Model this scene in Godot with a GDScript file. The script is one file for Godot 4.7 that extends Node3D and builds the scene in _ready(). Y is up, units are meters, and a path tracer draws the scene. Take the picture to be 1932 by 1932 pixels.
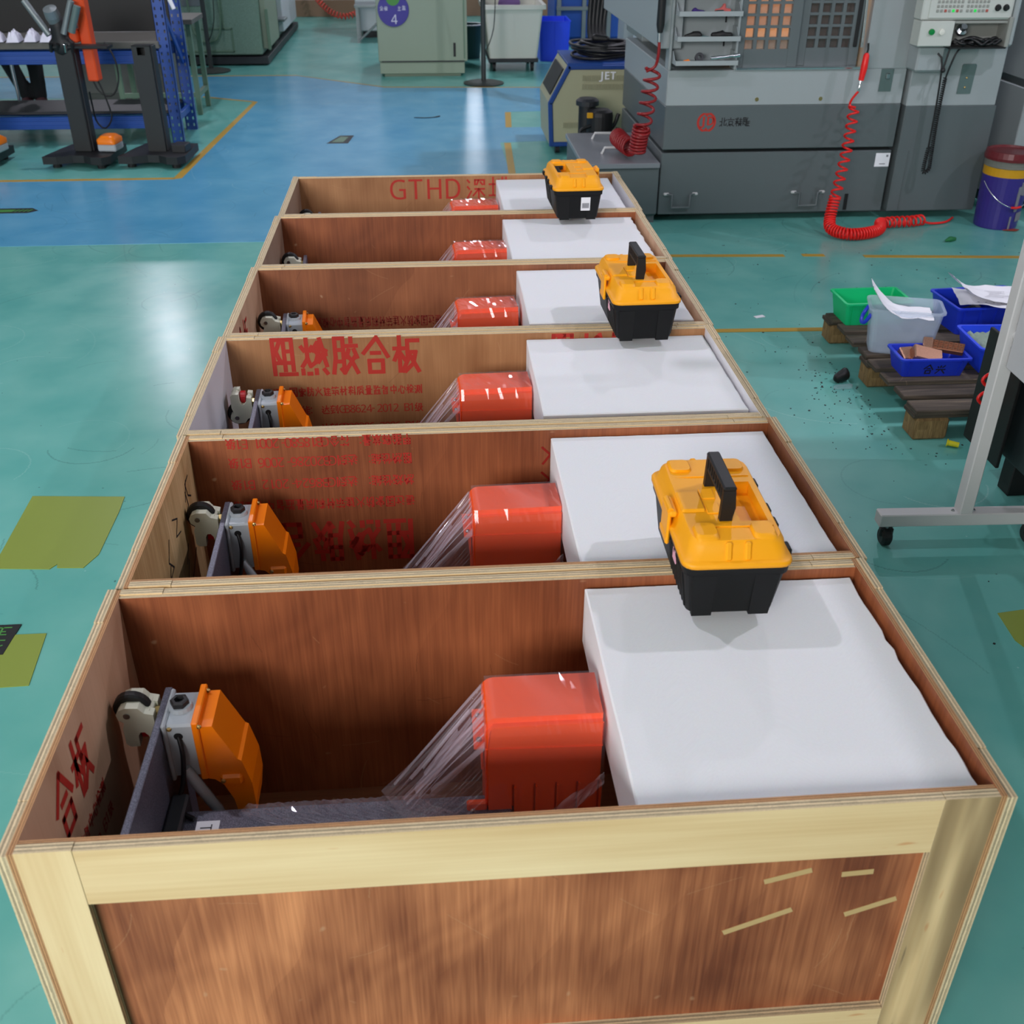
extends Node3D

# ---------------------------------------------------------------- geometry collector
class G:
	var st := SurfaceTool.new()
	var xf := Transform3D.IDENTITY
	var grain := 1
	var uvo := Vector2.ZERO
	func _init() -> void:
		st.begin(Mesh.PRIMITIVE_TRIANGLES)
		st.set_smooth_group(-1)
	func smooth(on: bool) -> G:
		st.set_smooth_group(0 if on else -1)
		return self
	func at(t: Transform3D) -> G:
		xf = t
		return self
	func home() -> G:
		xf = Transform3D.IDENTITY
		return self
	func v(p: Vector3, uv: Vector2) -> void:
		st.set_uv(uv + uvo)
		st.add_vertex(xf * p)
	# a convex polygon whose front looks along n
	func poly(pts: Array, n: Vector3, uvs: Array = []) -> void:
		var k := pts.size()
		var a: Vector3 = pts[0]
		var nn := Vector3.ZERO
		for i in range(1, k - 1):
			nn += (pts[i + 1] - a).cross(pts[i] - a)
		var idx := range(k)
		if nn.dot(n) < 0.0:
			idx.reverse()
		var ax := nn.abs().max_axis_index()
		var u := []
		for i in k:
			u.append(uvs[i] if uvs.size() == k else plane_uv(pts[i], ax))
		for i in range(1, k - 1):
			for j in [idx[0], idx[i], idx[i + 1]]:
				v(pts[j], u[j])
	func plane_uv(p: Vector3, ax: int) -> Vector2:
		var o := [0, 1, 2]
		o.erase(ax)
		var gv: int = grain if grain in o else o[1]
		o.erase(gv)
		return Vector2(p[o[0]], -p[gv])
	# a box with chamfered edges
	func box(c: Vector3, s: Vector3, b := 0.0, turn := Basis.IDENTITY) -> G:
		var h := s * 0.5
		b = minf(b, minf(h.x, minf(h.y, h.z)) * 0.9)
		var q := func(sx: float, sy: float, sz: float, f: int) -> Vector3:
			var p := Vector3(sx * (h.x - b), sy * (h.y - b), sz * (h.z - b))
			p[f] += [sx, sy, sz][f] * b
			return c + turn * p
		var sg := [-1.0, 1.0]
		for f in 3:
			var a := (f + 1) % 3
			var e := (f + 2) % 3
			for d in sg:
				var n := Vector3.ZERO
				n[f] = d
				var pts := []
				for w in [[-1, -1], [1, -1], [1, 1], [-1, 1]]:
					var t := [0.0, 0.0, 0.0]
					t[f] = d
					t[a] = float(w[0])
					t[e] = float(w[1])
					pts.append(q.call(t[0], t[1], t[2], f))
				poly(pts, turn * n)
		if b <= 0.0:
			return self
		for f in 3:
			var a := (f + 1) % 3
			var e := (f + 2) % 3
			for da in sg:
				for de in sg:
					var t0 := [0.0, 0.0, 0.0]
					t0[a] = da
					t0[e] = de
					var t1 := t0.duplicate()
					t0[f] = -1.0
					t1[f] = 1.0
					var n := Vector3.ZERO
					n[a] = da
					n[e] = de
					poly([q.call(t0[0], t0[1], t0[2], a), q.call(t1[0], t1[1], t1[2], a), q.call(t1[0], t1[1], t1[2], e), q.call(t0[0], t0[1], t0[2], e)], turn * n)
		for sx in sg:
			for sy in sg:
				for sz in sg:
					poly([q.call(sx, sy, sz, 0), q.call(sx, sy, sz, 1), q.call(sx, sy, sz, 2)], turn * Vector3(sx, sy, sz))
		return self
	# a polygon in x, y drawn out along z
	func prism(pl: Array, z0: float, z1: float, sides_smooth := false) -> G:
		var n := pl.size()
		var area := 0.0
		for i in n:
			area += pl[i].x * pl[(i + 1) % n].y - pl[(i + 1) % n].x * pl[i].y
		if area < 0.0:
			pl = pl.duplicate()
			pl.reverse()
		var tr := Geometry2D.triangulate_polygon(PackedVector2Array(pl))
		for k in range(0, tr.size(), 3):
			var t := [pl[tr[k]], pl[tr[k + 1]], pl[tr[k + 2]]]
			for z in [z0, z1]:
				poly(t.map(func(p): return Vector3(p.x, p.y, z)), Vector3(0, 0, 1.0 if z == maxf(z0, z1) else -1.0))
		smooth(sides_smooth)
		for i in n:
			var a: Vector2 = pl[i]
			var b: Vector2 = pl[(i + 1) % n]
			var d := b - a
			poly([Vector3(a.x, a.y, z0), Vector3(b.x, b.y, z0), Vector3(b.x, b.y, z1), Vector3(a.x, a.y, z1)], Vector3(d.y, -d.x, 0))
		smooth(false)
		return self
	# rings of the same size joined one after another
	func loft(rings: Array, cap0 := true, cap1 := true, round := true, shut := true) -> G:
		smooth(round)
		var n: int = rings[0].size()
		for k in rings.size() - 1:
			var r0: Array = rings[k]
			var r1: Array = rings[k + 1]
			var m := Vector3.ZERO
			for p in r0:
				m += p
			for p in r1:
				m += p
			m /= 2.0 * n
			for i in (n if shut else n - 1):
				var j := (i + 1) % n
				var mid: Vector3 = (r0[i] + r0[j] + r1[i] + r1[j]) / 4.0
				poly([r0[i], r0[j], r1[j], r1[i]], mid - m)
		smooth(false)
		for e in [[cap0, 0, 1], [cap1, rings.size() - 1, rings.size() - 2]]:
			if e[0]:
				var m := Vector3.ZERO
				var o := Vector3.ZERO
				for p in rings[e[1]]:
					m += p
				for p in rings[e[2]]:
					o += p
				var nn := (m - o) / n
				m /= n
				for i in n:
					poly([m, rings[e[1]][i], rings[e[1]][(i + 1) % n]], nn)
		return self
	# a round bar along points; r is a number or a list of them
	func tube(pts: Array, r, sides := 8, shut := false) -> G:
		var n := pts.size()
		var rings := []
		var up := Vector3.ZERO
		for i in n:
			var d: Vector3
			if shut:
				d = pts[(i + 1) % n] - pts[(i + n - 1) % n]
			else:
				d = pts[mini(i + 1, n - 1)] - pts[maxi(i - 1, 0)]
			d = d.normalized()
			if up == Vector3.ZERO:
				up = d.cross(Vector3.UP if absf(d.y) < 0.9 else Vector3.RIGHT).normalized()
			up = (up - d * up.dot(d)).normalized()
			var w := d.cross(up)
			var ring := []
			var rr: float = r[i] if r is Array else r
			for k in sides:
				var a := TAU * k / sides
				ring.append(pts[i] + (up * cos(a) + w * sin(a)) * rr)
			rings.append(ring)
		if shut:
			rings.append(rings[0])
		loft(rings, not shut, not shut)
		return self
	# profile of (radius, height) from the bottom middle outwards and up, turned about y
	func lathe(prof: Array, seg := 20, round := false) -> G:
		smooth(round)
		for k in prof.size() - 1:
			var a: Vector2 = prof[k]
			var b: Vector2 = prof[k + 1]
			var d := b - a
			for i in seg:
				var c0 := Vector2.from_angle(TAU * i / seg)
				var c1 := Vector2.from_angle(TAU * (i + 1) / seg)
				var cm := Vector2.from_angle(TAU * (i + 0.5) / seg)
				var n := Vector3(cm.x * d.y, -d.x, cm.y * d.y)
				var p := [Vector3(a.x * c0.x, a.y, a.x * c0.y), Vector3(a.x * c1.x, a.y, a.x * c1.y), Vector3(b.x * c1.x, b.y, b.x * c1.y), Vector3(b.x * c0.x, b.y, b.x * c0.y)]
				var u := [Vector2(float(i) / seg, -a.y), Vector2(float(i + 1) / seg, -a.y), Vector2(float(i + 1) / seg, -b.y), Vector2(float(i) / seg, -b.y)]
				if a.x < 1e-6:
					p.remove_at(0)
					u.remove_at(0)
				elif b.x < 1e-6:
					p.remove_at(3)
					u.remove_at(3)
				poly(p, n, u)
		smooth(false)
		return self
	# a grid of points, open on all sides
	func sheet(rows: Array, round := true) -> G:
		smooth(round)
		for j in rows.size() - 1:
			for i in rows[0].size() - 1:
				var q := [rows[j][i], rows[j][i + 1], rows[j + 1][i + 1], rows[j + 1][i]]
				var n: Vector3 = (q[2] - q[0]).cross(q[1] - q[0])
				var w := float(rows[0].size() - 1)
				var h := float(rows.size() - 1)
				poly(q, n, [Vector2(i / w, j / h), Vector2((i + 1) / w, j / h), Vector2((i + 1) / w, (j + 1) / h), Vector2(i / w, (j + 1) / h)])
		smooth(false)
		return self
	func add(m: Mesh, t: Transform3D) -> G:
		st.append_from(m, 0, t)
		return self
	func mesh(into: ArrayMesh = null) -> ArrayMesh:
		st.generate_normals()
		return st.commit(into)

func rrect(w: float, d: float, r: float, y: float, c := Vector2.ZERO, seg := 4) -> Array:
	var out := []
	for k in 4:
		var s: Vector2 = [Vector2(1, 1), Vector2(-1, 1), Vector2(-1, -1), Vector2(1, -1)][k]
		for i in seg + 1:
			var a := PI / 2 * (k + float(i) / seg)
			out.append(Vector3(c.x + s.x * (w / 2 - r) + cos(a) * r, y, c.y + s.y * (d / 2 - r) + sin(a) * r))
	return out

func coil(path: Array, turns: float, r: float, wire: float, per := 10, sides := 6) -> G:
	# a helix of the given radius around a path of points
	var cu := Curve3D.new()
	cu.bake_interval = 0.01
	for i in path.size():
		var t: Vector3 = (path[mini(i + 1, path.size() - 1)] - path[maxi(i - 1, 0)]) / 6.0
		cu.add_point(path[i], -t, t)
	var n := int(turns * per)
	var pts := []
	var L := cu.get_baked_length()
	for i in n + 1:
		var s := L * i / n
		var p := cu.sample_baked(s, true)
		var d := (cu.sample_baked(minf(s + 0.01, L), true) - cu.sample_baked(maxf(s - 0.01, 0), true)).normalized()
		var a := d.cross(Vector3(0.3, 0.2, 1)).normalized()
		var b := d.cross(a)
		var an := TAU * i / per
		pts.append(p + (a * cos(an) + b * sin(an)) * r)
	return G.new().tube(pts, wire, sides)

func smooth_path(pts: Array, n: int) -> Array:
	var cu := Curve3D.new()
	for i in pts.size():
		var t: Vector3 = (pts[mini(i + 1, pts.size() - 1)] - pts[maxi(i - 1, 0)]) / 6.0
		cu.add_point(pts[i], -t, t)
	var out := []
	for i in n + 1:
		out.append(cu.sample_baked(cu.get_baked_length() * i / n, true))
	return out

# surface nets over tapered capsules [a, b, ra, rb] joined with a smooth minimum
func blob(bones: Array, cell: float, k: float) -> ArrayMesh:
	var lo := Vector3.INF
	var hi := -Vector3.INF
	for b in bones:
		var r: float = maxf(b[2], b[3]) + 2.0 * cell
		for p in [b[0], b[1]]:
			lo = lo.min(p - Vector3.ONE * r)
			hi = hi.max(p + Vector3.ONE * r)
	var n := Vector3i(((hi - lo) / cell).ceil()) + Vector3i.ONE
	var f := PackedFloat32Array()
	f.resize(n.x * n.y * n.z)
	f.fill(1.0)
	for b in bones:
		var rm: float = maxf(b[2], b[3]) + k + 2.0 * cell
		var l0 := Vector3i(((b[0] as Vector3).min(b[1]) - Vector3.ONE * rm - lo) / cell).clamp(Vector3i.ZERO, n - Vector3i.ONE)
		var l1 := Vector3i(((b[0] as Vector3).max(b[1]) + Vector3.ONE * rm - lo) / cell).clamp(Vector3i.ZERO, n - Vector3i.ONE)
		var ab: Vector3 = b[1] - b[0]
		var ll := maxf(ab.length_squared(), 1e-9)
		for z in range(l0.z, l1.z + 1):
			for y in range(l0.y, l1.y + 1):
				for x in range(l0.x, l1.x + 1):
					var p := lo + Vector3(x, y, z) * cell - (b[0] as Vector3)
					var t := clampf(p.dot(ab) / ll, 0.0, 1.0)
					var d: float = (p - ab * t).length() - lerpf(b[2], b[3], t)
					var i := x + n.x * (y + n.y * z)
					var e := f[i]
					var h := maxf(k - absf(d - e), 0.0) / k
					f[i] = minf(d, e) - h * h * k * 0.25
	var vid := {}
	var vs := []
	var steps := [1, n.x, n.x * n.y]
	for z in n.z - 1:
		for y in n.y - 1:
			for x in n.x - 1:
				var i := x + n.x * (y + n.y * z)
				var s := Vector3.ZERO
				var c := 0
				for e in 12:
					var ax := e / 4
					var u: int = (ax + 1) % 3
					var w: int = (ax + 2) % 3
					var o := Vector3.ZERO
					o[u] = e & 1
					o[w] = (e >> 1) & 1
					var i0: int = i + int(o[u]) * steps[u] + int(o[w]) * steps[w]
					var a := f[i0]
					var b2 := f[i0 + steps[ax]]
					if (a < 0.0) != (b2 < 0.0):
						o[ax] = a / (a - b2)
						s += o
						c += 1
				if c:
					vid[i] = vs.size()
					vs.append(lo + (Vector3(x, y, z) + s / c) * cell)
	var g := G.new()
	g.smooth(true)
	for z in range(1, n.z - 1):
		for y in range(1, n.y - 1):
			for x in range(1, n.x - 1):
				var i := x + n.x * (y + n.y * z)
				for ax in 3:
					var a := f[i]
					var b2: float = f[i + steps[ax]]
					if (a < 0.0) != (b2 < 0.0):
						var u: int = steps[(ax + 1) % 3]
						var w: int = steps[(ax + 2) % 3]
						var q := [i, i - u, i - u - w, i - w]
						if q.all(func(j): return vid.has(j)):
							var nn := Vector3.ZERO
							nn[ax] = 1.0 if a < 0.0 else -1.0
							g.poly(q.map(func(j): return vs[vid[j]]), nn)
	return g.mesh()

# ---------------------------------------------------------------- naming
var used := {}
var M := {}

func numbered(n: String) -> String:
	var k: int = used.get(n, 0)
	used[n] = k + 1
	return n if k == 0 else "%s_%03d" % [n, k]

func tag(o: Node3D, label: String, category: String, group := "") -> Node3D:
	o.set_meta("label", label)
	o.set_meta("category", category)
	if group:
		o.set_meta("group", group)
	return o

func thing(called: String, label: String, category: String, pos := Vector3.ZERO, turn := 0.0, group := "") -> Node3D:
	var o := Node3D.new()
	o.name = numbered(called)
	add_child(o)
	o.position = pos
	o.rotation.y = turn
	return tag(o, label, category, group)

func part(called: String, g, m, parent: Node3D, label := "") -> MeshInstance3D:
	var o := MeshInstance3D.new()
	o.name = called
	o.mesh = g if g is Mesh else g.mesh()
	if m is Array:
		for i in m.size():
			o.set_surface_override_material(i, m[i])
	else:
		o.material_override = m
	parent.add_child(o, true)
	if label:
		o.set_meta("label", label)
	return o

func solo(called: String, g, m, label: String, category: String, pos := Vector3.ZERO, turn := 0.0, group := "") -> MeshInstance3D:
	var o := part(numbered(called), g, m, self)
	o.position = pos
	o.rotation.y = turn
	tag(o, label, category, group)
	return o

func setting(called: String, g, m, parent: Node3D = self) -> MeshInstance3D:
	var o := part(called, g, m, parent)
	if parent == self:
		o.set_meta("kind", "structure")
	return o

# ---------------------------------------------------------------- materials
func c8(r: int, g: int, b: int) -> Color:
	return Color(r / 255.0, g / 255.0, b / 255.0)

func mat(col: Color, rough := 0.5, metal := 0.0, spec := 0.5) -> StandardMaterial3D:
	var m := StandardMaterial3D.new()
	m.albedo_color = col
	m.roughness = rough
	m.metallic = metal
	m.metallic_specular = spec
	return m

func textured(t: Texture2D, scale: Vector3, rough := 0.6, tint := Color.WHITE) -> StandardMaterial3D:
	var m := mat(tint, rough)
	m.albedo_texture = t
	m.uv1_scale = scale
	return m

func tri(m: StandardMaterial3D, t: Texture2D, scale: float) -> StandardMaterial3D:
	m.albedo_texture = t
	m.uv1_triplanar = true
	m.uv1_scale = Vector3.ONE * scale
	return m

func noise(seed: int, oct := 3) -> FastNoiseLite:
	var n := FastNoiseLite.new()
	n.seed = seed
	n.frequency = 1.0
	n.noise_type = FastNoiseLite.TYPE_SIMPLEX_SMOOTH
	n.fractal_octaves = oct
	return n

func picture(w: int, h: int, f: Callable) -> ImageTexture:
	var b := PackedByteArray()
	b.resize(w * h * 3)
	var i := 0
	for y in h:
		for x in w:
			var c: Color = f.call(float(x) / w, float(y) / h)
			b[i] = clampi(int(c.r * 255.0), 0, 255)
			b[i + 1] = clampi(int(c.g * 255.0), 0, 255)
			b[i + 2] = clampi(int(c.b * 255.0), 0, 255)
			i += 3
	return ImageTexture.create_from_image(Image.create_from_data(w, h, false, Image.FORMAT_RGB8, b))

# veneer: long grain along v, strips of differing tone, flecks and scratches
func veneer(w: int, h: int, sd: int, dark: Color, light: Color, strips: float, streak: float, flecks: float, tones: Array = []) -> ImageTexture:
	var a := noise(sd, 3)
	var b := noise(sd + 1, 2)
	var d := noise(sd + 2, 2)
	var e := noise(sd + 3, 1)
	var t := picture(w, h, func(u: float, v: float) -> Color:
		var wob := a.get_noise_2d(u * 2.0, v * 0.8) * 0.10
		var s := floorf((u + wob) * strips)
		var tone := fposmod(sin(s * 91.7 + sd) * 437.5, 1.0)
		if tones:
			tone = tones[posmod(int(s), tones.size())]
		var fig := sin((u * 26.0 + a.get_noise_2d(u * 3.0, v * 0.9) * 9.0) * 2.0)
		var k := 0.42 + (tone - 0.5) * 0.26 + a.get_noise_2d(u * 6.0, v * 1.4 + 7.0) * 0.36 + fig * streak * 0.35 + b.get_noise_2d(u * 95.0, v * 0.9) * streak * 1.5 + d.get_noise_2d(u * 300.0, v * 3.5) * streak * 1.3
		var c := dark.lerp(light, clampf(k, 0.0, 1.0))
		var f := e.get_noise_2d(u * 34.0, v * 15.0)
		if f > 0.90:
			c = c.lerp(c8(214, 190, 160), 0.5 * flecks * clampf((f - 0.90) * 12.0, 0.0, 1.0))
		return c)
	var im := t.get_image()
	var rng := RandomNumberGenerator.new()
	rng.seed = sd
	for k in int(26 * flecks):
		var p := Vector2(rng.randf() * w, rng.randf() * h)
		var dir := Vector2.from_angle(rng.randf() * TAU)
		var bend := rng.randf_range(-0.01, 0.01)
		var lite := c8(196, 160, 122) if rng.randf() < 0.7 else dark.darkened(0.3)
		for q in rng.randi_range(15, 90):
			p += dir
			dir = dir.rotated(bend)
			var x := posmod(int(p.x), w)
			var y := posmod(int(p.y), h)
			im.set_pixel(x, y, im.get_pixel(x, y).lerp(lite, 0.38))
	return ImageTexture.create_from_image(im)

# ---------------------------------------------------------------- the scene
func _ready() -> void:
	# camera
	var cam := Camera3D.new()
	cam.name = "camera"
	add_child(cam)
	cam.position = Vector3(0.624, 1.76185, 1.020265)
	cam.basis = Basis(Vector3.UP, -0.0760098) * Basis(Vector3.RIGHT, -0.5475623) * Basis(Vector3.BACK, 0.0031132)
	cam.fov = 52.273
	cam.near = 0.05
	cam.far = 60.0
	var look := CameraAttributesPhysical.new()
	look.frustum_focal_length = 24.455
	look.frustum_focus_distance = 2.7
	look.frustum_near = 0.05
	look.frustum_far = 60.0
	look.exposure_aperture = 4.5
	cam.attributes = look
	cam.current = true
	# surroundings
	var env := Environment.new()
	env.background_mode = Environment.BG_COLOR
	env.background_color = c8(120, 126, 134)
	env.tonemap_mode = Environment.TONE_MAPPER_LINEAR
	env.tonemap_exposure = 0.92
	env.sdfgi_enabled = true
	env.ssao_enabled = true
	env.ssil_enabled = true
	var we := WorldEnvironment.new()
	we.name = "surroundings"
	we.environment = env
	add_child(we)
	# daylight through the window band behind and left of the camera
	var day := AreaLight3D.new()
	day.name = "daylight"
	day.area_size = Vector2(4.5, 2.2)
	day.light_energy = 58.0
	day.light_color = c8(255, 250, 248)
	day.shadow_enabled = true
	day.area_range = 40.0
	add_child(day)
	day.position = Vector3(-3.0, 3.2, 5.85)
	make_materials()
	more_materials()
	stamp_mesh = stamp()
	stamp_end_mesh = stamp_end()
	room()
	lamps()
	for i in 6:
		crate(i)
	for i in 6:
		foam_block(i)
		machine(i)
	toolboxes()
	cnc()
	beside_cnc()
	pallet_corner()
	whiteboard_stand()
	bench_corner()
	back_of_hall()
	floor_litter()

# ---------------------------------------------------------------- hall
func slab(a: Array, y0: float, y1: float) -> G:
	# a flat plate over a polygon of (x, z)
	var g := G.new()
	g.at(Transform3D(Basis(Vector3.RIGHT, Vector3.BACK * -1.0, Vector3.UP), Vector3.ZERO))
	g.prism(a.map(func(p): return Vector2(p[0], -p[1])), y0, y1)
	return g

func room() -> void:
	var f := setting("floor", G.new().box(Vector3(0.5, -0.1, -5.0), Vector3(17.4, 0.2, 22.3)), M.floor_green)
	# painted walkway
	var w := [[-8.0, -4.89], [-0.4, -4.87], [1.17, -4.84], [1.16, -7.34], [1.52, -7.38], [1.55, -7.9], [1.26, -7.9], [1.3, -8.56], [1.9, -8.6], [9.0, -8.7], [9.0, -9.6], [1.8, -9.78], [0.2, -9.87], [-0.75, -10.62], [-8.0, -10.75], [-8.0, -9.5], [-1.46, -9.44], [-0.96, -9.15], [-1.1, -6.37], [-8.0, -6.37]]
	part("walkway_paint", slab(w, 0.0, 0.0012), M.floor_blue, f, "blue painted walkway")
	var tapes := [[[-8.0, -6.33], [-1.12, -6.33], [-1.12, -6.38], [-8.0, -6.38]], [[-1.13, -6.33], [-1.07, -6.36], [-0.93, -9.17], [-0.97, -9.17]], [[-0.93, -9.13], [-0.95, -9.18], [-1.47, -9.47], [-1.47, -9.43]],
		[[1.14, -6.0], [1.19, -6.0], [1.24, -7.32], [1.19, -7.32]], [[1.24, -7.9], [1.29, -7.9], [1.33, -8.54], [1.28, -8.54]], [[-8.0, -10.72], [-0.72, -10.6], [0.2, -9.85], [1.8, -9.75], [1.8, -9.78], [0.2, -9.89], [-0.74, -10.64], [-8.0, -10.76]],
		[[1.85, -4.49], [2.52, -4.45], [2.52, -4.41], [1.85, -4.45]], [[2.62, -4.45], [2.74, -4.44], [2.74, -4.40], [2.62, -4.41]], [[2.95, -4.41], [9.0, -3.9], [9.0, -3.86], [2.95, -4.37]], [[1.55, -3.40], [2.6, -3.37], [2.6, -3.33], [1.55, -3.36]]]
	for t in tapes:
		part("floor_tape", slab(t, 0.0, 0.0020), M.tape, f, "yellow floor marking line")
	for t in [[[-0.735, -2.07], [-0.43, -2.045], [-0.425, -1.95], [-0.425, -1.70], [-0.452, -1.63], [-0.53, -1.635], [-0.535, -1.655], [-0.55, -1.63], [-0.72, -1.645]], [[-0.72, -1.315], [-0.465, -1.315], [-0.445, -1.10], [-0.72, -1.09]], [[2.16, -1.22], [2.6, -1.28], [2.6, -0.9], [2.2, -0.95], [2.15, -1.1]]]:
		part("olive_patch", slab(t, 0.0, 0.0022), M.tape_olive, f, "olive green tape patch on the floor")
	var sg := part("floor_sign", slab([[-0.8, -1.36], [-0.545, -1.36], [-0.552, -1.23], [-0.8, -1.23]], 0.0, 0.0032), M.black, f, "black floor sign with green lettering")
	var tg := G.new()
	tg.at(Transform3D(Basis(Vector3.BACK, PI * 0.5) * Basis.IDENTITY, Vector3.ZERO))
	tg.at(Transform3D(Basis(Vector3.UP, PI) * Basis(Vector3.RIGHT, -PI / 2), Vector3(-0.592, 0.0037, -1.298)))
	hanzi(tg, "全", Vector2(0.0, 0.028), Vector2(0.05, 0.04), 0.005)
	hanzi(tg, "主", Vector2(0.0, -0.028), Vector2(0.05, 0.04), 0.005)
	part("lettering", tg, M.sign_green, sg)
	var es := part("exit_sign", slab([[-0.175, -7.38], [-0.01, -7.38], [0.02, -7.66], [-0.09, -7.66]], 0.0, 0.0022), M.base_black, f, "dark floor sign with pale green marking")
	part("marking", slab([[-0.14, -7.42], [-0.05, -7.42], [-0.02, -7.6], [-0.08, -7.62]], 0.0022, 0.003), M.leg_green, es)
	var ar := part("arrow_sign", slab([[-2.4, -5.66], [-1.84, -5.66], [-1.79, -5.6], [-1.84, -5.55], [-2.4, -5.55]], 0.0, 0.0022), M.base_black, f, "black floor arrow with green bars")
	part("marking", slab([[-2.4, -5.63], [-1.93, -5.63], [-1.94, -5.58], [-2.4, -5.58]], 0.0022, 0.003), M.sign_green, ar)
	for k in 4:
		part("bar", slab([[-1.915 + k * 0.026, -5.63], [-1.905 + k * 0.026, -5.63], [-1.92 + k * 0.026, -5.58], [-1.93 + k * 0.026, -5.58]], 0.0022, 0.003), M.sign_green, ar)
	# shell with thickness
	setting("ceiling", G.new().box(Vector3(0.5, 5.7, -5.0), Vector3(17.4, 0.2, 22.3)), M.ceiling)
	setting("wall_left", G.new().box(Vector3(-8.1, 2.8, -5.0), Vector3(0.2, 5.6, 22.2)), M.wall)
	setting("wall_right", G.new().box(Vector3(9.1, 2.8, -5.0), Vector3(0.2, 5.6, 22.2)), M.wall)
	# back wall, with two tall narrow windows whose light the floor mirrors
	var wb := G.new()
	for s in [[-8.0, -0.32], [-0.02, 1.24], [1.40, 9.0]]:
		wb.box(Vector3((s[0] + s[1]) / 2, 2.8, -16.0), Vector3(s[1] - s[0], 5.6, 0.2))
	for s in [[-0.32, -0.02], [1.24, 1.40]]:
		wb.box(Vector3((s[0] + s[1]) / 2, 0.45, -16.0), Vector3(s[1] - s[0], 0.9, 0.2))
		wb.box(Vector3((s[0] + s[1]) / 2, 4.1, -16.0), Vector3(s[1] - s[0], 3.0, 0.2))
	setting("wall_back", wb, M.wall)
	for k in 2:
		var s: Array = [[-0.32, -0.02], [1.24, 1.40]][k]
		var x: float = (s[0] + s[1]) / 2
		setting("window_%d" % (k + 1), G.new().box(Vector3(x, 1.75, -16.06), Vector3(s[1] - s[0], 1.7, 0.02)), M.window_back)
	setting("baseboard_back", G.new().box(Vector3(0.5, 0.11, -15.88), Vector3(17.0, 0.22, 0.04), 0.005), M.wall_low)
	# front wall behind the camera, with a band of windows
	var wf := G.new()
	wf.box(Vector3(0.5, 1.05, 6.0), Vector3(17.0, 2.1, 0.2))
	wf.box(Vector3(0.5, 4.95, 6.0), Vector3(17.0, 1.3, 0.2))
	wf.box(Vector3(-6.625, 3.2, 6.0), Vector3(2.75, 2.2, 0.2))
	wf.box(Vector3(4.125, 3.2, 6.0), Vector3(9.75, 2.2, 0.2))
	setting("wall_front", wf, M.wall)
	setting("window_3", G.new().box(Vector3(-3.0, 3.2, 6.04), Vector3(4.5, 2.2, 0.02)), M.window_glow)

func lamps() -> void:
	# round high-bay lamps hung in rows under the ceiling
	for q in [[-1.41, 4.9, -2.1, 6.6], [3.65, 3.8, -1.5, 5.4], [-6.4, 4.5, -2.0, 1.2], [6.6, 4.3, -1.7, 8.0], [-1.4, 4.5, -7.4, 6.0], [3.6, 4.5, -7.4, 9.0], [-6.4, 4.5, -7.4, 2.5], [7.8, 4.5, -7.4, 6.0], [-3.4, 4.5, -14.3, 7.0], [0.6, 4.5, -12.6, 7.0], [5.0, 4.5, -12.6, 7.0]]:
		if true:
			var t := thing("ceiling_lamp", "round white high-bay lamp hanging under the ceiling", "lamp", Vector3(q[0], q[1], q[2]), 0.0, "high-bay lamps hung in rows")
			part("housing", G.new().lathe([Vector2(0, 0.28), Vector2(0.05, 0.28), Vector2(0.14, 0.02), Vector2(0.14, 0.0), Vector2(0.12, 0.0), Vector2(0.05, 0.24), Vector2(0, 0.24)], 20), M.white_paint, t)
			part("lamp_disc", G.new().lathe([Vector2(0, -0.004), Vector2(0.115, -0.004), Vector2(0.115, 0.012), Vector2(0, 0.012)], 20), M.lamp_glow, t)
			part("rod", G.new().tube([Vector3(0, 0.27, 0), Vector3(0, 5.6 - q[1], 0)], 0.01, 6), M.steel, t)
			var l := SpotLight3D.new()
			l.name = "light"
			l.light_energy = q[3]
			l.light_color = c8(246, 241, 255)
			l.spot_angle = 80.0
			l.spot_angle_attenuation = 0.4
			l.spot_range = 40.0
			l.spot_attenuation = 2.0
			l.light_size = 0.06
			l.shadow_enabled = true
			t.add_child(l)
			l.position = Vector3(0, -0.02, 0)
			l.rotation.x = -PI / 2

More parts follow.
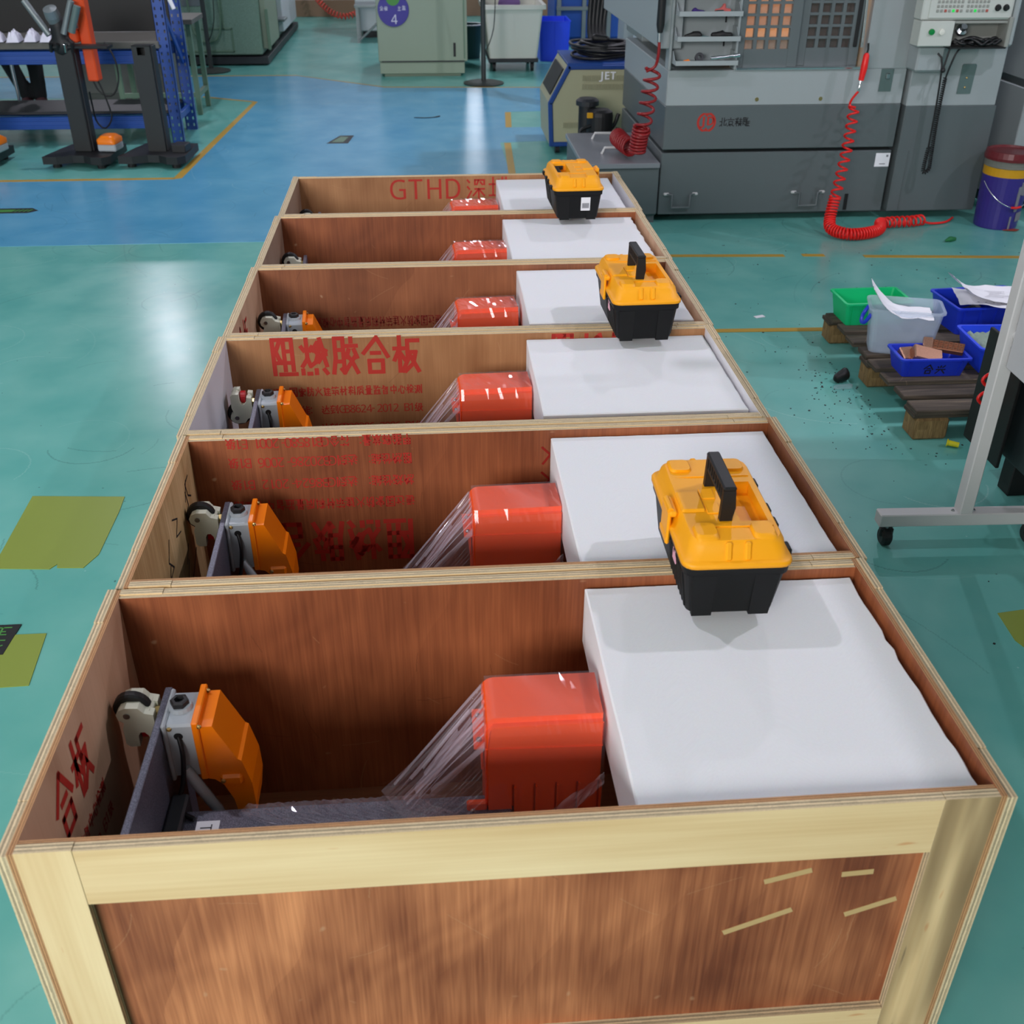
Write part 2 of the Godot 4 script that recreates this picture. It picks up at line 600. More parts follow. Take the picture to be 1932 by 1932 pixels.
# ---------------------------------------------------------------- lettering
# brush strokes on a 10 by 10 grid (x then y, y downwards): points joined with -, strokes parted by spaces
const STROKES := {
	"阻": "10-19 10-40-23-35-46-26 50-58 80-88 50-80 53-83 56-86 39-99",
	"燃": "02-13 42-33 20-25-07 25-37 61-43 61-72-56-37 53-64 52-63 75-93 70-83 64-94 84-66 84-97 08-09 29-39 58-59 88-99",
	"胶": "10-15-09 10-40 40-49-38 13-43 16-46 70-71 52-92 63-55 83-95 85-76-49 65-76-99",
	"合": "50-04 50-95 34-64 26-29 26-76 76-79 29-79",
	"板": "03-43 20-29 23-06 24-46 91-51 51-56-39 54-84-77-49 54-65-99",
	"通": "11-22 04-24-17 07-17-29-99 41-81-62 43-48 43-83 83-87 45-85 63-68",
	"过": "11-22 04-24-17 07-17-29-99 43-93 72-77-66 54-65",
	"国": "00-09 00-90 90-99 09-99 22-72 25-65 28-78 52-58 66-77",
	"家": "40-51 12-14 12-92 92-94 24-84 53-25 45-57-59-39 55-27 57-19 75-56-98",
	"防": "10-19 10-30-23-35-26 60-71 42-92 62-57-39 64-84-89-78",
	"火": "12-24 82-64 40-44-09 44-99",
	"建": "01-21-15-25-19 13-39-99 42-82 33-93 45-85 37-97 61-68",
	"筑": "10-02 11-41 60-52 61-91 04-34 24-27 07-37 54-49 54-84-88-98 66-77",
	"材": "03-43 20-29 23-06 24-46 53-93 70-79-68 73-46",
	"料": "01-12 40-32 04-44 20-29 24-07 24-46 51-62 54-65 47-97 80-89",
	"质": "80-11-15-09 12-92 53-54 34-38 34-84-88 56-39 66-99",
	"量": "20-23 20-70-73 22-72 23-73 04-94 25-27 25-75-77 26-76 27-77 28-78 09-99 45-49",
	"监": "10-13 30-34 60-43 62-92 74-85 15-18 15-85-88 35-38 65-68 09-99",
	"督": "20-23 21-41 03-43 52-82-54 53-84 25-29 25-75-79 27-77 29-79",
	"中": "12-16 12-82-86 16-86 50-59",
	"心": "14-07 31-37-49-79-76 51-63 82-95",
	"检": "03-33 20-29 23-06 23-35 60-43 60-93 54-84 45-57 65-67 85-76 48-98",
	"测": "01-12 04-15 09-26 31-36 31-61-66 42-46-29 46-69 72-77 90-99-88",
	"烧": "02-13 42-33 20-25-09 25-38 41-91 60-73-94 45-95 65-59 75-79-99-98",
	"性": "20-29 02-04 33-34 52-44 53-93 70-79 56-96 39-99",
	"能": "20-03-43 34-45 05-09 05-45-49 06-46 08-48 60-64-94-93 91-62 65-69-99-98 96-67",
	"达": "11-22 04-24-17 07-17-29-99 43-93 60-63-37 63-97",
	"到": "01-51 30-04-54 26-28 06-46 09-58 71-76 90-99-88",
	"级": "20-03-23-06-36 09-38 41-81-74-94-49 52-44-39 54-99",
	"甲": "10-15 10-80-85 15-85 12-82 40-49",
	"醛": "00-40 03-09 03-43-49 09-49 06-46 20-24 30-34 70-53 70-93 55-95 57-97 49-99 75-79",
	"释": "03-43 20-29 23-06 24-46 01-12 40-31 51-91-64 52-95 56-96 48-98 75-79",
	"放": "20-21 02-52 22-27-09 24-44-49-38 60-53 62-92 82-59 64-99",
	"符": "10-02 11-41 60-52 61-91 24-06 16-19 46-96 76-79-68 57-68",
	"深": "01-12 04-15 09-26 41-43 41-91-93 61-53 72-83 45-95 65-69 65-38 65-98",
	"圳": "03-43 20-28 08-38 51-56-49 70-77 90-99",
	"北": "30-39 04-34 09-37 60-68-98-96 92-64",
	"京": "40-41 02-92 24-27 24-74-77 27-77 47-49-38 28-09 68-99",
	"精": "01-12 40-32 04-44 20-29 24-07 24-46 52-92 44-94 36-96 70-76 57-59 57-87-89 58-88",
	"雕": "00-08 00-40-49 12-32 14-34 21-25 16-38 60-53 54-59 54-94 56-96 59-99 74-79",
	"兴": "12-23 41-43 81-63 05-95 36-09 66-99",
	"全": "50-04 50-95 25-75 27-77 09-99 45-49",
	"主": "40-51 12-92 25-75 09-99 42-49",
}

func stroke(g: G, pts: Array, w: float) -> void:
	for i in pts.size() - 1:
		var a: Vector2 = pts[i]
		var b: Vector2 = pts[i + 1]
		var d := (b - a).normalized() * w * 0.5
		var n := Vector2(-d.y, d.x)
		var q := [a - d * 0.8 + n, b + d * 0.8 + n, b + d * 0.8 - n, a - d * 0.8 - n]
		g.poly(q.map(func(p): return Vector3(p.x, p.y, 0.00002 * i)), Vector3.BACK)

func hanzi(g: G, ch: String, at: Vector2, size: Vector2, w: float) -> void:
	for s in STROKES[ch].split(" "):
		var pts := []
		for p in s.split("-"):
			pts.append(at + Vector2((p.unicode_at(0) - 52.5) / 9.0 * size.x, (52.5 - p.unicode_at(1)) / 9.0 * size.y))
		stroke(g, pts, w)

func latin(g: G, s: String, at: Vector2, height: float, stretch := 1.0, bold := false) -> float:
	# the text's left end at x, its middle at y; returns its width
	var t := TextMesh.new()
	var f := SystemFont.new()
	f.font_names = PackedStringArray(["Droid Sans"])
	f.font_weight = 700 if bold else 400
	t.font = f
	t.text = s
	t.font_size = 48
	t.pixel_size = height / 34.0
	t.depth = 0.0
	t.curve_step = 4.0
	t.horizontal_alignment = HORIZONTAL_ALIGNMENT_LEFT
	t.vertical_alignment = VERTICAL_ALIGNMENT_CENTER
	var box := t.get_aabb()
	for k in t.get_surface_count():
		var ar := t.surface_get_arrays(k)
		var vs: PackedVector3Array = ar[Mesh.ARRAY_VERTEX]
		var ix: PackedInt32Array = ar[Mesh.ARRAY_INDEX] if ar[Mesh.ARRAY_INDEX] != null else PackedInt32Array(range(vs.size()))
		for i in range(0, ix.size(), 3):
			var q := []
			for j in 3:
				var p := vs[ix[i + j]]
				q.append(Vector3(at.x + (p.x - box.position.x) * stretch, at.y + p.y - box.get_center().y, 0.0))
			g.poly(q, Vector3.BACK)
	return box.size.x * stretch

func line_of(g: G, s: String, at: Vector2, ch: float, h: float, w: float) -> void:
	# a centred line; every han character takes ch, Latin letters and digits half of it
	var total := 0.0
	for i in s.length():
		total += ch if STROKES.has(s[i]) else ch * 0.62
	var x := at.x - total / 2.0
	for i in s.length():
		if STROKES.has(s[i]):
			hanzi(g, s[i], Vector2(x + ch / 2.0, at.y), Vector2(ch * 0.8, h), w)
			x += ch
		else:
			if s[i] != " ":
				latin(g, s[i], Vector2(x + ch * 0.06, at.y if s[i] != ":" else at.y - h * 0.05), h if s[i] not in [":", "-"] else h, 0.95)
			x += ch * 0.62

func stamp_end() -> ArrayMesh:
	# the end of the same print, where the board was cut
	var g := G.new()
	for i in 2:
		hanzi(g, "合板"[i], Vector2((i - 0.5) * 0.0895, 0), Vector2(0.07, 0.108), 0.0125)
	line_of(g, "量监督中心检测", Vector2(0.02, -0.112), 0.0246, 0.027, 0.0031)
	line_of(g, "2012 B1级", Vector2(0.045, -0.172), 0.0262, 0.026, 0.0031)
	return g.mesh()

func stamp() -> ArrayMesh:
	var g := G.new()
	for i in 5:
		hanzi(g, "阻燃胶合板"[i], Vector2((i - 2) * 0.0895, 0), Vector2(0.07, 0.108), 0.0125)
	line_of(g, "通过国家防火建筑材料质量监督中心检测", Vector2(0, -0.112), 0.0246, 0.027, 0.0031)
	line_of(g, "燃烧性能: 达到GB8624-2012 B1级", Vector2(0, -0.172), 0.0262, 0.026, 0.0031)
	line_of(g, "阻燃性能: 达到GB20286-2006 B1级", Vector2(0, -0.232), 0.0252, 0.026, 0.0031)
	line_of(g, "甲醛释放量: 符合GB18580-2001 E1级", Vector2(0, -0.284), 0.0238, 0.026, 0.0031)
	return g.mesh()

# ---------------------------------------------------------------- palette
func make_materials() -> void:
	var red := veneer(1152, 512, 11, c8(112, 58, 32), c8(188, 112, 68), 5.0, 0.10, 1.0)
	var red2 := veneer(1152, 512, 37, c8(108, 60, 36), c8(180, 114, 74), 3.0, 0.07, 1.0)
	var tan := veneer(1152, 512, 53, c8(140, 92, 56), c8(208, 158, 110), 2.0, 0.06, 0.8)
	M.ply_red = textured(red, Vector3(0.69, 1.6, 1), 0.5)
	M.ply_brown = textured(red2, Vector3(0.69, 1.6, 1), 0.5)
	M.ply_tan = textured(tan, Vector3(0.69, 1.6, 1), 0.5)
	M.ply_front = textured(veneer(1152, 512, 94, c8(104, 48, 24), c8(232, 156, 104), 8.0, 0.09, 0.7, [0.75, 1.25, 0.95, 0.8, 0.55, 0.35, 0.15, -0.1]), Vector3(0.69, 1.6, 1), 0.55)
	var pale := veneer(512, 512, 71, c8(188, 150, 122), c8(226, 194, 166), 3.0, 0.05, 0.4)
	M.ply_pale = textured(pale, Vector3(1.5, 1.5, 1), 0.6, c8(255, 246, 238))
	M.ply_pale_left = textured(veneer(512, 512, 76, c8(176, 138, 88), c8(226, 192, 142), 4.0, 0.2, 0.6), Vector3(1.5, 1.5, 1), 0.6)
	M.ply_grey = mat(c8(190, 190, 192), 0.6)
	M.ply_grey.albedo_texture = pale
	M.ply_white = mat(c8(225, 223, 228), 0.45)
	var pine := picture_pine(5)
	M.pine = textured(pine, Vector3(3, 0.7, 1), 0.55)
	M.pine_knotty = textured(picture_pine(29, true), Vector3(3, 0.7, 1), 0.6)
	# layered edges: u runs along the board, v across its thickness
	var na := noise(3, 3)
	M.edge = textured(picture(512, 64, func(u: float, v: float) -> Color:
		var l := floorf(v * 5.0 + na.get_noise_2d(u * 9.0, v * 2.0) * 0.14)
		var k := [0.95, 0.70, 1.0, 0.78, 0.92][clampi(int(l), 0, 4)] as float
		k += na.get_noise_2d(u * 160.0, v * 9.0) * 0.10
		var crack := absf(fposmod(v * 5.0, 1.0) - 0.5) > 0.45 and na.get_noise_2d(u * 16.0, l * 5.0) > 0.12
		return c8(228, 205, 165) * (0.52 if crack else k)), Vector3(1.4, 1, 1), 0.7)
	M.edge_brown = textured(M.edge.albedo_texture, Vector3(1.7, 1, 1), 0.7, c8(228, 188, 160))
	M.ink_red = mat(c8(180, 42, 30), 0.6)
	M.ink_faint = mat(c8(136, 40, 28), 0.6)
	M.ink_black = mat(c8(28, 26, 30), 0.6)
	var nf := noise(8, 2)
	M.foam = mat(Color(1, 1, 1), 0.75, 0.0, 0.3)
	tri(M.foam, picture(256, 256, func(u: float, v: float) -> Color:
		var k := 0.925 + nf.get_noise_2d(cos(u * TAU) * 14.0, sin(u * TAU) * 14.0 + v * 90.0) * 0.012
		return Color(k, k * 1.002, k * 1.012)), 3.0)
	M.foam.subsurf_scatter_enabled = true
	M.foam.subsurf_scatter_strength = 0.1
	M.cover_red = mat(c8(250, 84, 14), 0.45)
	M.pedal_orange = mat(c8(255, 130, 0), 0.36)
	M.pedal_grey = mat(c8(176, 184, 190), 0.35)
	M.iron = tri(mat(c8(150, 150, 162), 0.4, 0.3), speckle(41, c8(120, 122, 130), c8(215, 215, 225)), 6.0)
	M.iron_dark = mat(c8(46, 48, 52), 0.5, 0.2)
	M.caster_cream = mat(c8(226, 226, 206), 0.35)
	M.rubber = mat(c8(22, 22, 24), 0.55)
	M.brass = mat(c8(190, 165, 110), 0.35, 0.9)
	M.steel = mat(c8(190, 192, 196), 0.28, 1.0)
	M.bright_steel = mat(c8(235, 235, 238), 0.2, 1.0)
	M.knob_red = mat(c8(190, 16, 30), 0.35)
	M.sticker = mat(c8(236, 236, 240), 0.5)
	M.film = mat(Color(0.92, 0.88, 0.94, 0.05), 0.08)
	M.film.transparency = BaseMaterial3D.TRANSPARENCY_ALPHA
	M.film_fold = mat(Color(0.95, 0.9, 0.96, 0.27), 0.1)
	M.film_fold.transparency = BaseMaterial3D.TRANSPARENCY_ALPHA
	M.film_thick = mat(Color(0.93, 0.88, 0.94, 0.10), 0.06)
	M.film_thick.transparency = BaseMaterial3D.TRANSPARENCY_ALPHA
	M.box_yellow = mat(c8(252, 170, 2), 0.5)
	M.box_black = mat(c8(19, 20, 21), 0.55, 0.0, 0.35)
	M.black = mat(c8(13, 13, 14), 0.55)
	M.pink = mat(c8(232, 170, 190), 0.5)
	# workshop
	M.white_paint = mat(c8(158, 166, 168), 0.45)
	M.grey_paint = mat(c8(92, 100, 102), 0.42)
	M.door_grey = mat(c8(98, 106, 108), 0.38)
	M.pale_green = mat(c8(144, 158, 138), 0.5)
	M.deep_green = tri(mat(c8(130, 158, 142), 0.45), speckle(60, c8(215, 220, 215), c8(255, 255, 255)), 1.5)
	M.rack_blue = mat(c8(26, 76, 162), 0.42)
	M.bin_blue = mat(c8(30, 58, 205), 0.38)
	M.tub_blue = mat(c8(34, 72, 235), 0.4)
	M.bin_green = mat(c8(0, 190, 118), 0.5)
	M.bin_clear = mat(Color(0.80, 0.86, 0.93, 0.34), 0.3)
	M.bin_clear.transparency = BaseMaterial3D.TRANSPARENCY_ALPHA
	M.paper = mat(c8(240, 240, 246), 0.8)
	M.ink_grey = mat(c8(130, 130, 138), 0.8)
	M.copper = tri(mat(c8(236, 178, 150), 0.3, 0.85), speckle(77, c8(190, 190, 190), c8(255, 255, 255)), 9.0)
	M.copper_dark = mat(c8(120, 76, 52), 0.45, 0.5)
	M.cloth_green = mat(c8(142, 160, 146), 0.9)
	M.pallet_wood = textured(veneer(512, 512, 15, c8(48, 42, 36), c8(112, 98, 82), 4.0, 0.3, 0.6), Vector3(2.0, 1.0, 1), 0.85)
	M.pallet_block = textured(veneer(256, 256, 16, c8(104, 82, 50), c8(168, 138, 92), 2.0, 0.3, 0.3), Vector3(3, 3, 1), 0.85)
	M.tube_grey = mat(c8(200, 200, 200), 0.45)
	M.tube_side = mat(c8(150, 152, 156), 0.4)
	M.dark_cart = mat(c8(26, 34, 36), 0.45)
	M.light_top = mat(c8(188, 190, 194), 0.5)
	M.hose_red = mat(c8(238, 30, 26), 0.36)
	M.hose_dark = mat(c8(140, 22, 26), 0.36)
	M.hose_pink = mat(c8(236, 90, 74), 0.4)
	M.cable = mat(c8(18, 18, 20), 0.42)
	M.cream = mat(c8(170, 168, 138), 0.45)
	M.chiller_blue = mat(c8(26, 66, 138), 0.4)
	M.glass = mat(Color(0.75, 0.8, 0.8, 0.18), 0.06)
	M.glass.transparency = BaseMaterial3D.TRANSPARENCY_ALPHA
	M.plate_green = mat(c8(92, 112, 110), 0.45)
	M.panel_white = mat(c8(196, 200, 194), 0.5)
	M.key_grey = mat(c8(150, 152, 146), 0.6)
	M.button_green = mat(c8(0, 130, 60), 0.4)
	M.button_white = mat(c8(225, 225, 215), 0.4)
	M.led_green = mat(c8(30, 190, 70), 0.4)
	M.led_green.emission_enabled = true
	M.led_green.emission = c8(30, 200, 80)
	M.led_green.emission_energy_multiplier = 0.6
	M.bucket_purple = mat(c8(58, 44, 132), 0.35)
	M.bucket_yellow = mat(c8(214, 156, 22), 0.4)
	M.bucket_lid = mat(c8(110, 34, 40), 0.35)
	M.bucket_grime = mat(c8(120, 120, 112), 0.6)
	M.scrap_green = mat(c8(24, 110, 60), 0.6)
	M.scrap_red = mat(c8(150, 60, 40), 0.6)
	M.cap_yellow = mat(c8(224, 214, 30), 0.4)
	M.tub_white = mat(c8(214, 214, 204), 0.5)
	M.sign_purple = mat(c8(50, 40, 140), 0.4)
	M.sign_green = mat(c8(70, 140, 60), 0.5)
	M.plastic_bag = mat(c8(226, 226, 240), 0.22)
	M.machine_orange = mat(c8(226, 78, 26), 0.4)
	M.column_grey = mat(c8(36, 38, 39), 0.5)
	M.base_black = mat(c8(30, 31, 34), 0.5)
	M.tool_grey = mat(c8(128, 136, 138), 0.4, 0.4)
	M.stand_dark = mat(c8(52, 56, 54), 0.45)
	M.wood_top = mat(c8(98, 96, 90), 0.5)
	M.leg_green = mat(c8(104, 132, 110), 0.5)
	M.trousers = mat(c8(20, 20, 24), 0.9)
	M.shoe = mat(c8(60, 24, 30), 0.6)
	M.skin = mat(c8(206, 160, 130), 0.6)
	M.hair = mat(c8(20, 17, 16), 0.6)
	M.wall = mat(c8(206, 206, 206), 0.8)
	M.wall_low = mat(c8(150, 120, 96), 0.8)
	M.ceiling = mat(c8(150, 150, 152), 0.9)
	M.tape = mat(c8(184, 148, 56), 0.45)
	M.tape_olive = mat(c8(138, 154, 62), 0.4)
	M.tan_tape = mat(c8(196, 164, 112), 0.5)
	M.floor_green = floor_mat(101, c8(92, 172, 164), c8(122, 190, 180))
	M.floor_blue = floor_mat(131, c8(76, 156, 196), c8(104, 174, 208))
	M.lamp_glow = mat(Color.WHITE, 0.5)
	M.lamp_glow.emission_enabled = true
	M.lamp_glow.emission = c8(255, 248, 255)
	M.lamp_glow.emission_energy_multiplier = 9.0
	M.window_glow = mat(Color.WHITE, 0.5)
	M.window_glow.emission_enabled = true
	M.window_glow.emission = c8(240, 246, 255)
	M.window_glow.emission_energy_multiplier = 3.0

func speckle(sd: int, a: Color, b: Color) -> ImageTexture:
	var n := noise(sd, 2)
	return picture(256, 256, func(u: float, v: float) -> Color:
		return a.lerp(b, clampf(0.5 + n.get_noise_3d(cos(u * TAU) * 12.0, sin(u * TAU) * 12.0, v * 70.0) * 0.9, 0.0, 1.0)))

func picture_pine(sd: int, knots := false) -> ImageTexture:
	var a := noise(sd, 3)
	var b := noise(sd + 1, 2)
	return picture(384, 768, func(u: float, v: float) -> Color:
		var k := 0.5 + a.get_noise_2d(u * 4.0, v * 1.6) * 0.45 + b.get_noise_2d(u * 45.0, v * 2.5) * 0.12
		var c := c8(212, 176, 124).lerp(c8(246, 222, 176), clampf(k, 0.0, 1.0))
		var f := a.get_noise_2d(u * 9.0 + 40.0, v * 8.0)
		if f > 0.62:
			c = c.lerp(c8(206, 142, 92), clampf((f - 0.62) * 4.0, 0.0, 0.7))
		if knots:
			var d := a.get_noise_2d(u * 4.0 + 9.0, v * 1.6)
			c = c.lerp(c8(128, 104, 72), clampf(0.55 + d * 0.9, 0.0, 0.9))
			var n := b.get_noise_2d(u * 11.0, v * 5.0)
			if n > 0.66:
				c = c.lerp(c8(62, 48, 36), clampf((n - 0.66) * 9.0, 0.0, 0.85))
		return c)

func floor_mat(sd: int, a: Color, b: Color) -> StandardMaterial3D:
	var n := noise(sd, 4)
	var e := noise(sd + 1, 2)
	var t := picture(1024, 1024, func(u: float, v: float) -> Color:
		var p0 := lerpf(n.get_noise_2d(u * 9.0, v * 9.0), n.get_noise_2d(u * 9.0 - 9.0, v * 9.0), u)
		var p1 := lerpf(n.get_noise_2d(u * 9.0, v * 9.0 - 9.0), n.get_noise_2d(u * 9.0 - 9.0, v * 9.0 - 9.0), u)
		var k := 0.5 + lerpf(p0, p1, v) * 1.0
		var c := a.lerp(b, clampf(k, 0.0, 1.0))
		var s := e.get_noise_2d(u * 170.0, v * 170.0)
		if s > 0.86:
			c = c.darkened(0.45)
		elif s < -0.88:
			c = c.lightened(0.4)
		return c)
	var im := t.get_image()
	var rng := RandomNumberGenerator.new()
	rng.seed = sd
	for k in 170:
		var p := Vector2(rng.randf() * 1024, rng.randf() * 1024)
		var dir := Vector2.from_angle(rng.randf() * TAU)
		var bend := rng.randf_range(-0.03, 0.03)
		var dark := rng.randf() < 0.6
		var al := rng.randf_range(0.08, 0.26)
		for q in rng.randi_range(20, 140):
			p += dir
			dir = dir.rotated(bend)
			var x := posmod(int(p.x), 1024)
			var y := posmod(int(p.y), 1024)
			im.set_pixel(x, y, im.get_pixel(x, y).lerp(a.darkened(0.6) if dark else Color(0.85, 0.92, 0.9), al))
	var m := mat(Color.WHITE, 0.24)
	tri(m, ImageTexture.create_from_image(im), 0.25)
	m.uv1_world_triplanar = true
	return m

func more_materials() -> void:
	M.chamber = mat(c8(206, 166, 116), 0.5)
	M.lamp_warm = mat(Color.WHITE, 0.5)
	M.lamp_warm.emission_enabled = true
	M.lamp_warm.emission = c8(255, 220, 170)
	M.lamp_warm.emission_energy_multiplier = 3.0
	M.glass_reflection_tint = mat(Color(0.34, 0.32, 0.31, 0.88), 0.2)  # grey tint painted in for a dull reflection on the second door
	M.glass_reflection_tint.transparency = BaseMaterial3D.TRANSPARENCY_ALPHA
	M.key_red = mat(c8(176, 84, 74), 0.5)
	M.rag_pink = mat(c8(190, 96, 92), 0.9)
	M.rag_purple = mat(c8(58, 40, 110), 0.9)
	M.rag_teal = mat(c8(36, 110, 112), 0.9)
	M.lid_grey = mat(c8(146, 148, 154), 0.3, 0.3)
	M.window_back = M.window_glow.duplicate()
	M.window_back.emission_energy_multiplier = 4.5
	M.cab_grey = mat(c8(96, 98, 94), 0.5)
	M.side_white = mat(c8(206, 212, 216), 0.4)
	M.teal_bin = mat(c8(30, 70, 74), 0.5)
	M.rag_purple_pale = mat(c8(120, 90, 150), 0.7)
	M.ink_grey_light = mat(c8(210, 210, 225), 0.6)

# ---------------------------------------------------------------- crates
const CRATE_W := 1.45
const CRATE_D := 0.62
const CRATE_H := 0.62
const TP := 0.009
const TB := 0.016
const ORD := ["nearest crate", "second crate from the front", "third crate from the front", "fourth crate from the front", "fifth crate from the front", "farthest crate"]
var boards := {}
var crate_at := []

func crate_xf(i: int) -> Transform3D:
	var x: float = [-0.006, 0.002, -0.008, -0.001, 0.006, 0.014][i]
	return Transform3D(Basis(Vector3.UP, deg_to_rad([0.2, 0.1, 0.1, 0.0, 0.1, 0.25][i])), Vector3(x, 0, -0.6285 * i))

# a board: broad faces in one material, layered edges in the other. thin = axis of its thickness
func board(s: Vector3, thin: int, grain: int, uvo := Vector2.ZERO) -> ArrayMesh:
	var key := "%s %d %d %s" % [s, thin, grain, uvo]
	if boards.has(key):
		return boards[key]
	var h := s / 2
	var fc := G.new()
	fc.grain = grain
	fc.uvo = uvo
	var ed := G.new()
	for f in 3:
		var a := (f + 1) % 3
		var e := (f + 2) % 3
		for d in [-1.0, 1.0]:
			var pts := []
			var uv := []
			for w in [[-1, -1], [1, -1], [1, 1], [-1, 1]]:
				var p := Vector3.ZERO
				p[f] = d * h[f]
				p[a] = w[0] * h[a]
				p[e] = w[1] * h[e]
				pts.append(p)
				var along := 3 - f - thin if f != thin else 0
				uv.append(Vector2(p[along] + uvo.x * 3.0, p[thin] / s[thin] + 0.5))
			var n := Vector3.ZERO
			n[f] = d
			if f == thin:
				fc.poly(pts, n)
			else:
				ed.poly(pts, n, uv)
	var m := fc.mesh()
	ed.mesh(m)
	boards[key] = m
	return m

func plank(called: String, p0: Vector3, p1: Vector3, thin: int, grain: int, face: Material, edge: Material, parent: Node3D, uvo := Vector2.ZERO) -> MeshInstance3D:
	var s := (p1 - p0).abs()
	var o := part(called, board(s, thin, grain, uvo), [face, edge], parent)
	o.position = (p0 + p1) / 2
	return o

func crate(i: int) -> void:
	var lab: String = [
		"open plywood crate nearest the camera, its framed brown front in full view", "open plywood crate with red lettering upside down on its back board", "open plywood crate with large upright red lettering on its back board",
		"fourth open plywood crate in the row, plain brown back board, toolbox on its front rim", "fifth open plywood crate in the row, grey inner side, plain brown back board", "farthest open plywood crate in the row, red capital letters on its back board"][i]
	var t := thing("plywood_crate", lab, "crate", Vector3.ZERO, 0.0, "open crates in a row")
	t.transform = crate_xf(i)
	var W := CRATE_W
	var D := CRATE_D
	var H := CRATE_H
	var ts := TP + TB
	var back: Material = [M.ply_red, M.ply_red, M.ply_tan, M.ply_brown, M.ply_red, M.ply_tan][i]
	var left: Material = [M.ply_pale, M.ply_pale_left, M.ply_white, M.ply_pale, M.ply_grey, M.ply_grey][i]
	var right: Material = [M.ply_red, M.ply_brown, M.ply_white, M.ply_pale, M.ply_pale, M.ply_white][i]
	var front: Material = M.ply_front if i == 0 else M.ply_brown
	var u := Vector2(0.06 + fmod(i * 0.053, 0.2), 0.714)
	var up := Vector2(0.7246, 0.3125)
	var us := Vector2(0.333, 0.333)
	var eb: Material = M.edge_brown if i < 2 else M.edge
	# bottom and skids
	plank("base_panel", Vector3(ts, 0.085, -ts), Vector3(W - ts, 0.097, -D + ts), 1, 0, M.ply_brown, M.edge, t)
	for z in [-0.06, -D / 2, -D + 0.06]:
		plank("skid", Vector3(0.03, 0.0, z - 0.04), Vector3(W - 0.03, 0.085, z + 0.04), 1, 0, M.pine, M.pine, t)
	# plywood walls
	plank("front_panel", Vector3(ts, 0.03, -TB - TP), Vector3(W - ts, H - 0.002, -TB), 2, 1, front, eb, t, up)
	plank("back_panel", Vector3(ts, 0.03, -D + TB), Vector3(W - ts, H - 0.003, -D + TB + TP), 2, 1, back, M.edge, t, up)
	plank("side_panel", Vector3(TB, 0.03, -D), Vector3(ts, H - 0.001, 0), 0, 1, left, eb, t, us)
	plank("side_panel", Vector3(W - ts, 0.03, -D), Vector3(W - TB, H, 0), 0, 1, right, eb, t, us)
	# battens: uprights and rails on all four sides
	var bw := 0.103
	for zz in [[0.0, -TB], [-D, -D + TB]]:
		var kn: Material = M.pine_knotty if i == 0 and zz[0] == 0.0 else M.pine
		plank("batten", Vector3(ts, 0.02, zz[0]), Vector3(bw, H, zz[1]), 2, 1, M.pine, M.edge, t, u)
		plank("batten", Vector3(W - bw - 0.005, 0.02, zz[0]), Vector3(W - ts, H - 0.001, zz[1]), 2, 1, kn, M.edge, t, u + Vector2(0.07, 0.0))
		plank("batten", Vector3(bw + 0.001, H - 0.112, zz[0]), Vector3(W - bw - 0.006, H - 0.0015, zz[1]), 2, 0, M.pine, M.edge, t, u + Vector2(0.07, 0.0))
		plank("batten", Vector3(bw + 0.001, 0.02, zz[0]), Vector3(W - bw - 0.006, 0.12, zz[1]), 2, 0, M.pine, M.edge, t, u)
	for xx in [[0.0, TB], [W - TB, W]]:
		var cut: float = [0.10, 0.13, 0.11, 0.12, 0.1, 0.1][i]
		plank("batten", Vector3(xx[0], 0.02, -cut), Vector3(xx[1], H - 0.004, 0), 0, 1, M.pine, M.edge, t, u + Vector2(0.07, 0.0))
		plank("batten", Vector3(xx[0], 0.02, -D), Vector3(xx[1], H + 0.001, -D + cut), 0, 1, M.pine, M.edge, t, u + Vector2(0.07, 0.0))
		plank("batten", Vector3(xx[0], H - 0.11, -D + cut + 0.001), Vector3(xx[1], H - 0.002, -cut - 0.001), 0, 2, M.pine, M.edge, t, u)
		plank("batten", Vector3(xx[0], 0.02, -D + cut + 0.001), Vector3(xx[1], 0.12, -cut - 0.001), 0, 2, M.pine, M.edge, t, u)
	# print on the inner faces
	var zb := -D + ts + 0.0006
	if i == 2 or i == 1:
		var o := part("red_print", stamp_mesh, M.ink_red, t, "red stencilled lettering" if i == 2 else "red stencilled lettering upside down")
		o.position = Vector3(0.36, 0.562, zb) if i == 2 else Vector3(0.331, 0.322, zb)
		o.rotation.z = 0.0 if i == 2 else PI
	if i == 3:
		var g := G.new()
		line_of(g, "通过国家防火建筑材料质量监督中心检测", Vector2.ZERO, 0.0246, 0.034, 0.0034)
		var o := part("red_print", g, M.ink_faint, t, "faint red lettering")
		o.position = Vector3(0.42, 0.425, zb)
		o.rotation.z = PI
	if i == 2:
		var g := G.new()
		hanzi(g, "阻", Vector2(-0.09, 0), Vector2(0.07, 0.07), 0.012)
		hanzi(g, "燃", Vector2.ZERO, Vector2(0.07, 0.07), 0.012)
		hanzi(g, "胶", Vector2(0.09, 0), Vector2(0.07, 0.07), 0.012)
		part("red_print", g, M.ink_red, t).position = Vector3(1.09, 0.572, zb)
	if i == 5:
		var g := G.new()
		var x := 0.0
		for ch in ["G", "T", "H", "D"]:
			latin(g, ch, Vector2(x, 0), 0.088, 1.0)
			x += 0.083
		hanzi(g, "深", Vector2(x + 0.052, 0.002), Vector2(0.075, 0.088), 0.008)
		hanzi(g, "圳", Vector2(x + 0.15, 0.002), Vector2(0.075, 0.088), 0.008)
		part("red_print", g, M.ink_red, t, "large red capital letters").position = Vector3(0.424, 0.562, zb)
